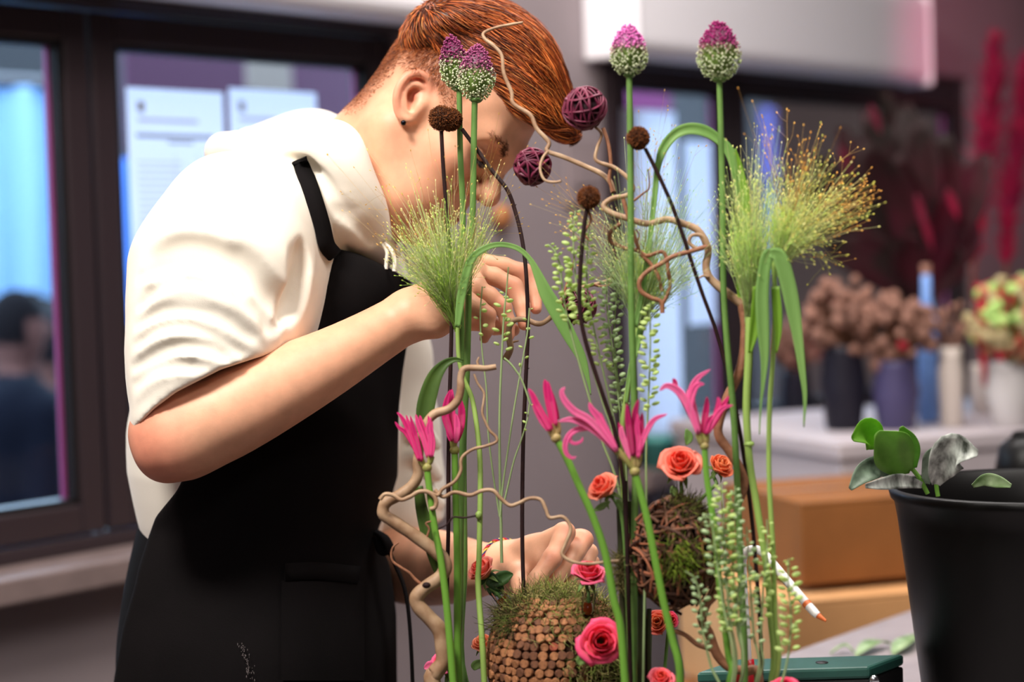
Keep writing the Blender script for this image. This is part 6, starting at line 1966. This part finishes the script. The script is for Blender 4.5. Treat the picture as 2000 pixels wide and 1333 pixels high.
# right grasses
g3 = stem_pts([(1464, 620), (1462, 700), (1458, 800), (1464, 900), (1480, 1000), (1498, 1120), (1504, 1200), (1506, 1333)], 1.78)
t = thing('fountain_grass', 'tall fountain grass plume right of the purple topped allium', 'grass', g3[-1], 'fountain grasses')
V, F = tube(g3, np.linspace(8, 5.5, len(g3)) * 1.78 / FPX, 10); mk('stem', V, F, M_gstem, t)
V, F = ball(W(1463, 868, 1.78), (.0048, .0048, .003), 12, 8); mk('node', V, F, M_gstem, t)
plume(t, (1464, 620, 4, 12, 1464, 480), [(1450, 300, 2, 26), (1480, 260, 2, 30), (1520, 280, 1.6, 34), (1430, 360, 1.6, 24), (1550, 330, 1, 36), (1500, 360, 1.4, 30), (1410, 440, .9, 24), (1380, 400, .5, 26)], 1.79, 210, [(222, 236, 182), (212, 228, 166), (228, 224, 180), (196, 214, 140)], r=.00021, sp=.026, seeds=1.8, dz=.04, kids=2)
plume(t, (1464, 610, 4, 14), [(1445, 440, 2, 12), (1460, 420, 2, 14), (1482, 440, 1.6, 14), (1432, 470, 1, 10)], 1.79, 280, [(206, 230, 146), (192, 222, 128), (218, 236, 170)], r=.00030, sp=.012, seeds=1.2, name='panicle_base', dz=.014, kids=1)
strip(t, [(1480, 560, 9), (1478, 610, 12), (1472, 650, 9), (1464, 690, 3)], 1.77, mat('blade_bright', (126, 170, 50), rough=.5, thin=.35), cup=.6)
strip(t, [(1464, 640, 10), (1450, 560, 12), (1452, 480, 13), (1456, 400, 10), (1446, 330, 5), (1436, 290, 1)], 1.80, mat('blade_bright', (126, 170, 50)), cup=.5)
g4 = stem_pts([(1512, 505), (1514, 600), (1510, 700), (1503, 800), (1502, 930), (1510, 1081), (1513, 1202), (1513, 1333)], 1.765)
t = thing('fountain_grass', 'rightmost fountain grass, fanning over the dark background with drooping blades', 'grass', g4[-1], 'fountain grasses')
V, F = tube(g4, np.linspace(4.5, 5.5, len(g4)) * 1.765 / FPX, 9); mk('stem', V, F, M_gstem, t)
plume(t, (1514, 520, 5, 10, 1545, 440), [(1600, 330, 2, 34), (1640, 360, 1.4, 36), (1560, 380, 2, 36), (1650, 420, .9, 34), (1580, 450, 1.6, 26), (1610, 400, 1.2, 34), (1530, 360, 1, 30)], 1.78, 230, [(220, 236, 178), (230, 228, 176), (206, 224, 150)], r=.00020, sp=.028, seeds=2.0, dz=.04, kids=2)
plume(t, (1514, 520, 4, 10), [(1525, 420, 2, 14), (1550, 410, 2, 18), (1565, 440, 1.6, 18)], 1.78, 280, [(212, 234, 150), (200, 226, 134), (222, 238, 172)], r=.00028, sp=.014, seeds=1.2, name='panicle_base', dz=.014, kids=1)
plume(t, (1545, 460, 14, 26), [(1690, 380, 1.4, 36), (1725, 375, 1.1, 14), (1700, 350, .9, 16), (1650, 300, 1, 30), (1610, 250, 1, 24), (1560, 230, .8, 24), (1500, 200, .6, 24), (1720, 430, .6, 14), (1620, 480, .5, 20), (1650, 520, .4, 14)], 1.78, 110, [(224, 190, 120), (200, 160, 90), (190, 190, 110)], r=.00020, sp=.026, seeds=2.4, name='loose_hairs', dz=.03, kids=2)
strip(t, [(1512, 497, 10), (1500, 500, 12), (1492, 530, 12), (1488, 580, 13), (1490, 640, 12), (1493, 700, 8), (1490, 750, 4), (1486, 790, 2), (1483, 850, 1)], 1.755, cup=.3)
strip(t, [(1504, 495, 10), (1522, 502, 14), (1536, 545, 15), (1548, 600, 14), (1558, 660, 10), (1566, 720, 7), (1572, 775, 4), (1570, 835, 1)], 1.75, cup=.25)
strip(t, [(1514, 560, 8), (1518, 610, 9), (1520, 650, 6), (1516, 690, 2)], 1.76, mat('blade_bright', (126, 170, 50)))

# ---------------------------------------------------------------- pale seed stalks
M_pstem = mat('seed_stalk', (140, 160, 110), rough=.5)
M_pod = mat('seed_pod', (214, 230, 156), rough=.5, thin=.45, col2=(190, 214, 130), vscale=200)
M_pod2 = mat('seed_pod_grey', (190, 212, 164), rough=.5, thin=.4)
V, F = ball((.0026, 0, 0), (.0026, .0022, .0011), 8, 5)
pod_o = mk('seed_pod', V + 0, F, M_pod, None, origin=(0, 0, 0)); POD = pod_o.data; bpy.data.objects.remove(pod_o)
pod_o = mk('seed_pod', V * [1, .9, 1.2], F, M_pod2, None, origin=(0, 0, 0)); POD2 = pod_o.data; bpy.data.objects.remove(pod_o)


def stalk(label, path, d, y0, y1, gap=9.5, size=1.0, r0=1.4, r1=3.0, both=True, mesh=None, base=True, mm=None, top=None):
    P = stem_pts(path, d, 8, base=base)
    t = thing('seed_stalk', label, 'stalk', P[-1], 'pale green seed stalks')
    V, F = tube(P, np.linspace(r0, r1, len(P)) * d / FPX, 6); mk('stem', V, F, mm or M_pstem, t)
    q = ppx(P); L = np.concatenate([[0], np.cumsum(np.linalg.norm(np.diff(q, axis=0), axis=1))])
    s = 3.0; i = 0
    o0 = abs_loc(t)
    while s < L[-1]:
        x = np.array([np.interp(s, L, P[:, c]) for c in range(3)]); py = ppx(x)[1]
        if py > y1: break
        if py >= y0:
            k = min(len(P) - 2, int(np.searchsorted(L, s))); T_ = norm(P[k] - P[k + 1])
            a = i * 2.4 + rng.normal(0, .3)
            out = norm(RGT * math.cos(a) * 1.0 - FWD * math.sin(a) * .7); dr = norm(out + T_ * .35)
            g_ = min(1.0, .45 + (py - y0) / 70) * size * rng.uniform(1.1, 1.45)
            X = dr; Z = norm(np.cross(X, np.cross(norm(T_ + rng.normal(0, .3, 3)), X))); Y = np.cross(Z, X)
            pd = bpy.data.objects.new('seed_pod', mesh or POD); COL.objects.link(pd); pd.parent = t
            M4 = Matrix.Identity(4); p_ = x + dr * .0022 * g_ - o0
            for r_ in range(3):
                M4[r_][0], M4[r_][1], M4[r_][2], M4[r_][3] = X[r_] * g_, Y[r_] * g_, Z[r_] * g_, p_[r_]
            pd.matrix_local = M4
            V, F = tube([x, x + dr * .0026 * g_], .00025, 4); i += 1
        s += gap * rng.uniform(.45, .75)
    return t


stalk('seed stalk rising left of the lowest rust flower', [(1124, 412), (1120, 470), (1124, 540), (1134, 620), (1152, 700), (1175, 780), (1200, 860), (1222, 1000), (1236, 1333)], 1.81, 412, 640, size=1.15)
stalk('seed stalk with bent tip, outermost left over the dark raffia ball', [(1070, 477), (1084, 492), (1094, 520), (1098, 560), (1108, 620), (1134, 720), (1172, 850), (1216, 1000), (1232, 1333)], 1.82, 477, 640, size=1.15)
stalk('bright seed stalk standing alone over the pale sheet', [(1269, 592), (1270, 660), (1268, 740), (1264, 830), (1262, 900), (1262, 1000), (1256, 1333)], 1.79, 592, 810, size=1.2)
stalk('seed stalk directly behind the lowest rust flower stem', [(1150, 440), (1146, 520), (1150, 590), (1168, 680), (1190, 780), (1206, 860), (1222, 1000), (1240, 1333)], 1.825, 450, 720, size=1.0)
stalk('seed stalk between the burgundy ball and the middle grass', [(1186, 530), (1186, 600), (1196, 680), (1206, 760), (1214, 850), (1224, 1000), (1240, 1333)], 1.835, 530, 820, size=1.0, mesh=POD2)
stalk('thin seed stalk reaching up beside the middle grass base', [(1206, 560), (1200, 640), (1204, 720), (1216, 800), (1222, 900), (1232, 1100), (1242, 1333)], 1.845, 570, 800, size=.9, mesh=POD2)
stalk('slender seed stalk in front of the raised fingers', [(993, 522), (989, 570), (984, 620), (980, 700), (976, 800), (976, 900), (978, 1000), (980, 1100)], 1.90, 556, 690, size=1.1, base=False, gap=15, r1=3.4)
stalk('thin seed stalk by the little finger', [(942, 560), (938, 620), (942, 690), (950, 760), (953, 840), (962, 920), (972, 985), (976, 1010)], 1.90, 562, 660, size=.9, base=False, gap=26, r1=2.2)
stalk('thin seed stalk crossing the dark curved stem', [(1034, 602), (1030, 650), (1018, 720), (1004, 800), (992, 880), (982, 950), (977, 1010)], 1.895, 602, 720, size=.8, base=False, gap=30, r1=2.2)
stalk('bare thin stalk slanting to the tall nerine bud', [(1036, 790), (1020, 745), (1006, 722), (994, 708), (984, 700)], 1.895, 500, 500, base=False, r1=2.4, r0=2.0)
stalk('thin stalk leaning right above the wavy twig', [(1034, 790), (1030, 820), (1018, 860), (1004, 900), (992, 950), (984, 985)], 1.895, 780, 850, base=False, gap=26, size=.7, r1=2.2)
stalk('dense grey-green seed stalk before the twig nest', [(1408, 945), (1412, 1000), (1414, 1060), (1418, 1120), (1424, 1200), (1434, 1333)], 1.735, 945, 1240, size=1.25, gap=8.5)
stalk('dense seed stalk at the right flank of the nest', [(1436, 950), (1434, 1010), (1432, 1080), (1434, 1150), (1440, 1230), (1448, 1333)], 1.74, 955, 1230, size=1.1, mesh=POD2, gap=8.5)
stalk('seed stalk with drooping tip in front of the nest', [(1368, 1020), (1378, 1006), (1390, 1022), (1396, 1060), (1402, 1110), (1412, 1180), (1430, 1333)], 1.73, 1004, 1130, size=1.1, mesh=POD2)
stalk('short seed stalk hanging under the nest', [(1338, 1116), (1356, 1130), (1366, 1160), (1370, 1200), (1374, 1240), (1388, 1300), (1410, 1380)], 1.735, 1128, 1270, size=1.0, mesh=POD2)
stalk('side seed stalk reaching right across the dark stem', [(1504, 1118), (1480, 1126), (1456, 1134), (1442, 1150), (1440, 1200), (1446, 1333)], 1.735, 1112, 1140, size=1.0)
stalk('upright seed stalk in front of the white spout tube', [(1458, 1030), (1462, 1090), (1466, 1160), (1472, 1240), (1476, 1333)], 1.745, 1040, 1260, size=.9, mesh=POD2, gap=13)
stalk('short seed stalk beside the white spout bend', [(1498, 1015), (1499, 1060), (1496, 1100), (1490, 1160), (1486, 1250), (1480, 1333)], 1.75, 1020, 1220, size=1.1, gap=14)
stalk('rightmost seed stalk before the cardboard boxes', [(1540, 1092), (1540, 1150), (1545, 1200), (1543, 1250), (1536, 1300), (1524, 1340), (1500, 1390)], 1.73, 1094, 1280, size=1.25, gap=10)

# bracelet of coloured threads on the far wrist
_p = [(960, 1118), (957, 1100), (962, 1084), (975, 1072), (992, 1064), (1010, 1061), (1026, 1064)]
br = None
cen = cv(985, 1107, 2.05); axb = norm(cv(1040, 1085, 2.02) - cv(945, 1112, 2.09)); Mb = frame_z(axb)
ring = []
for a in np.linspace(0, 2 * math.pi, 60, endpoint=False):
    o = Mb @ np.array([math.cos(a), math.sin(a), 0]); r = .03
    q = cen + o * r
    for _ in range(12): 
        q = q - o * (BODY.ev(q) - .0012)
    ring.append(q)
ring = v2w(np.array(ring))
root = None
for i, (c_, ph) in enumerate((((170, 24, 40), 0), ((220, 200, 90), 2.1), ((40, 44, 110), 4.2))):
    a = np.linspace(0, 2 * math.pi, 60, endpoint=False)
    outw = norm_rows(ring - ring.mean(0)); P = ring + outw * (.0009 * np.cos(a * 14 + ph))[:, None] + (RM @ axb) * (.0011 * np.sin(a * 14 + ph))[:, None]
    V, F = tube(P, .0011 if i == 0 else .0008, 6, closed=True)
    if root is None: root = mk('bracelet', V, F, mat('red_thread', c_, rough=.8), person, label='thin red bracelet with coloured threads')
    else: mk('thread', V, F, mat('thread_%s' % ('yellow' if i == 1 else 'navy'), c_, rough=.8), root)
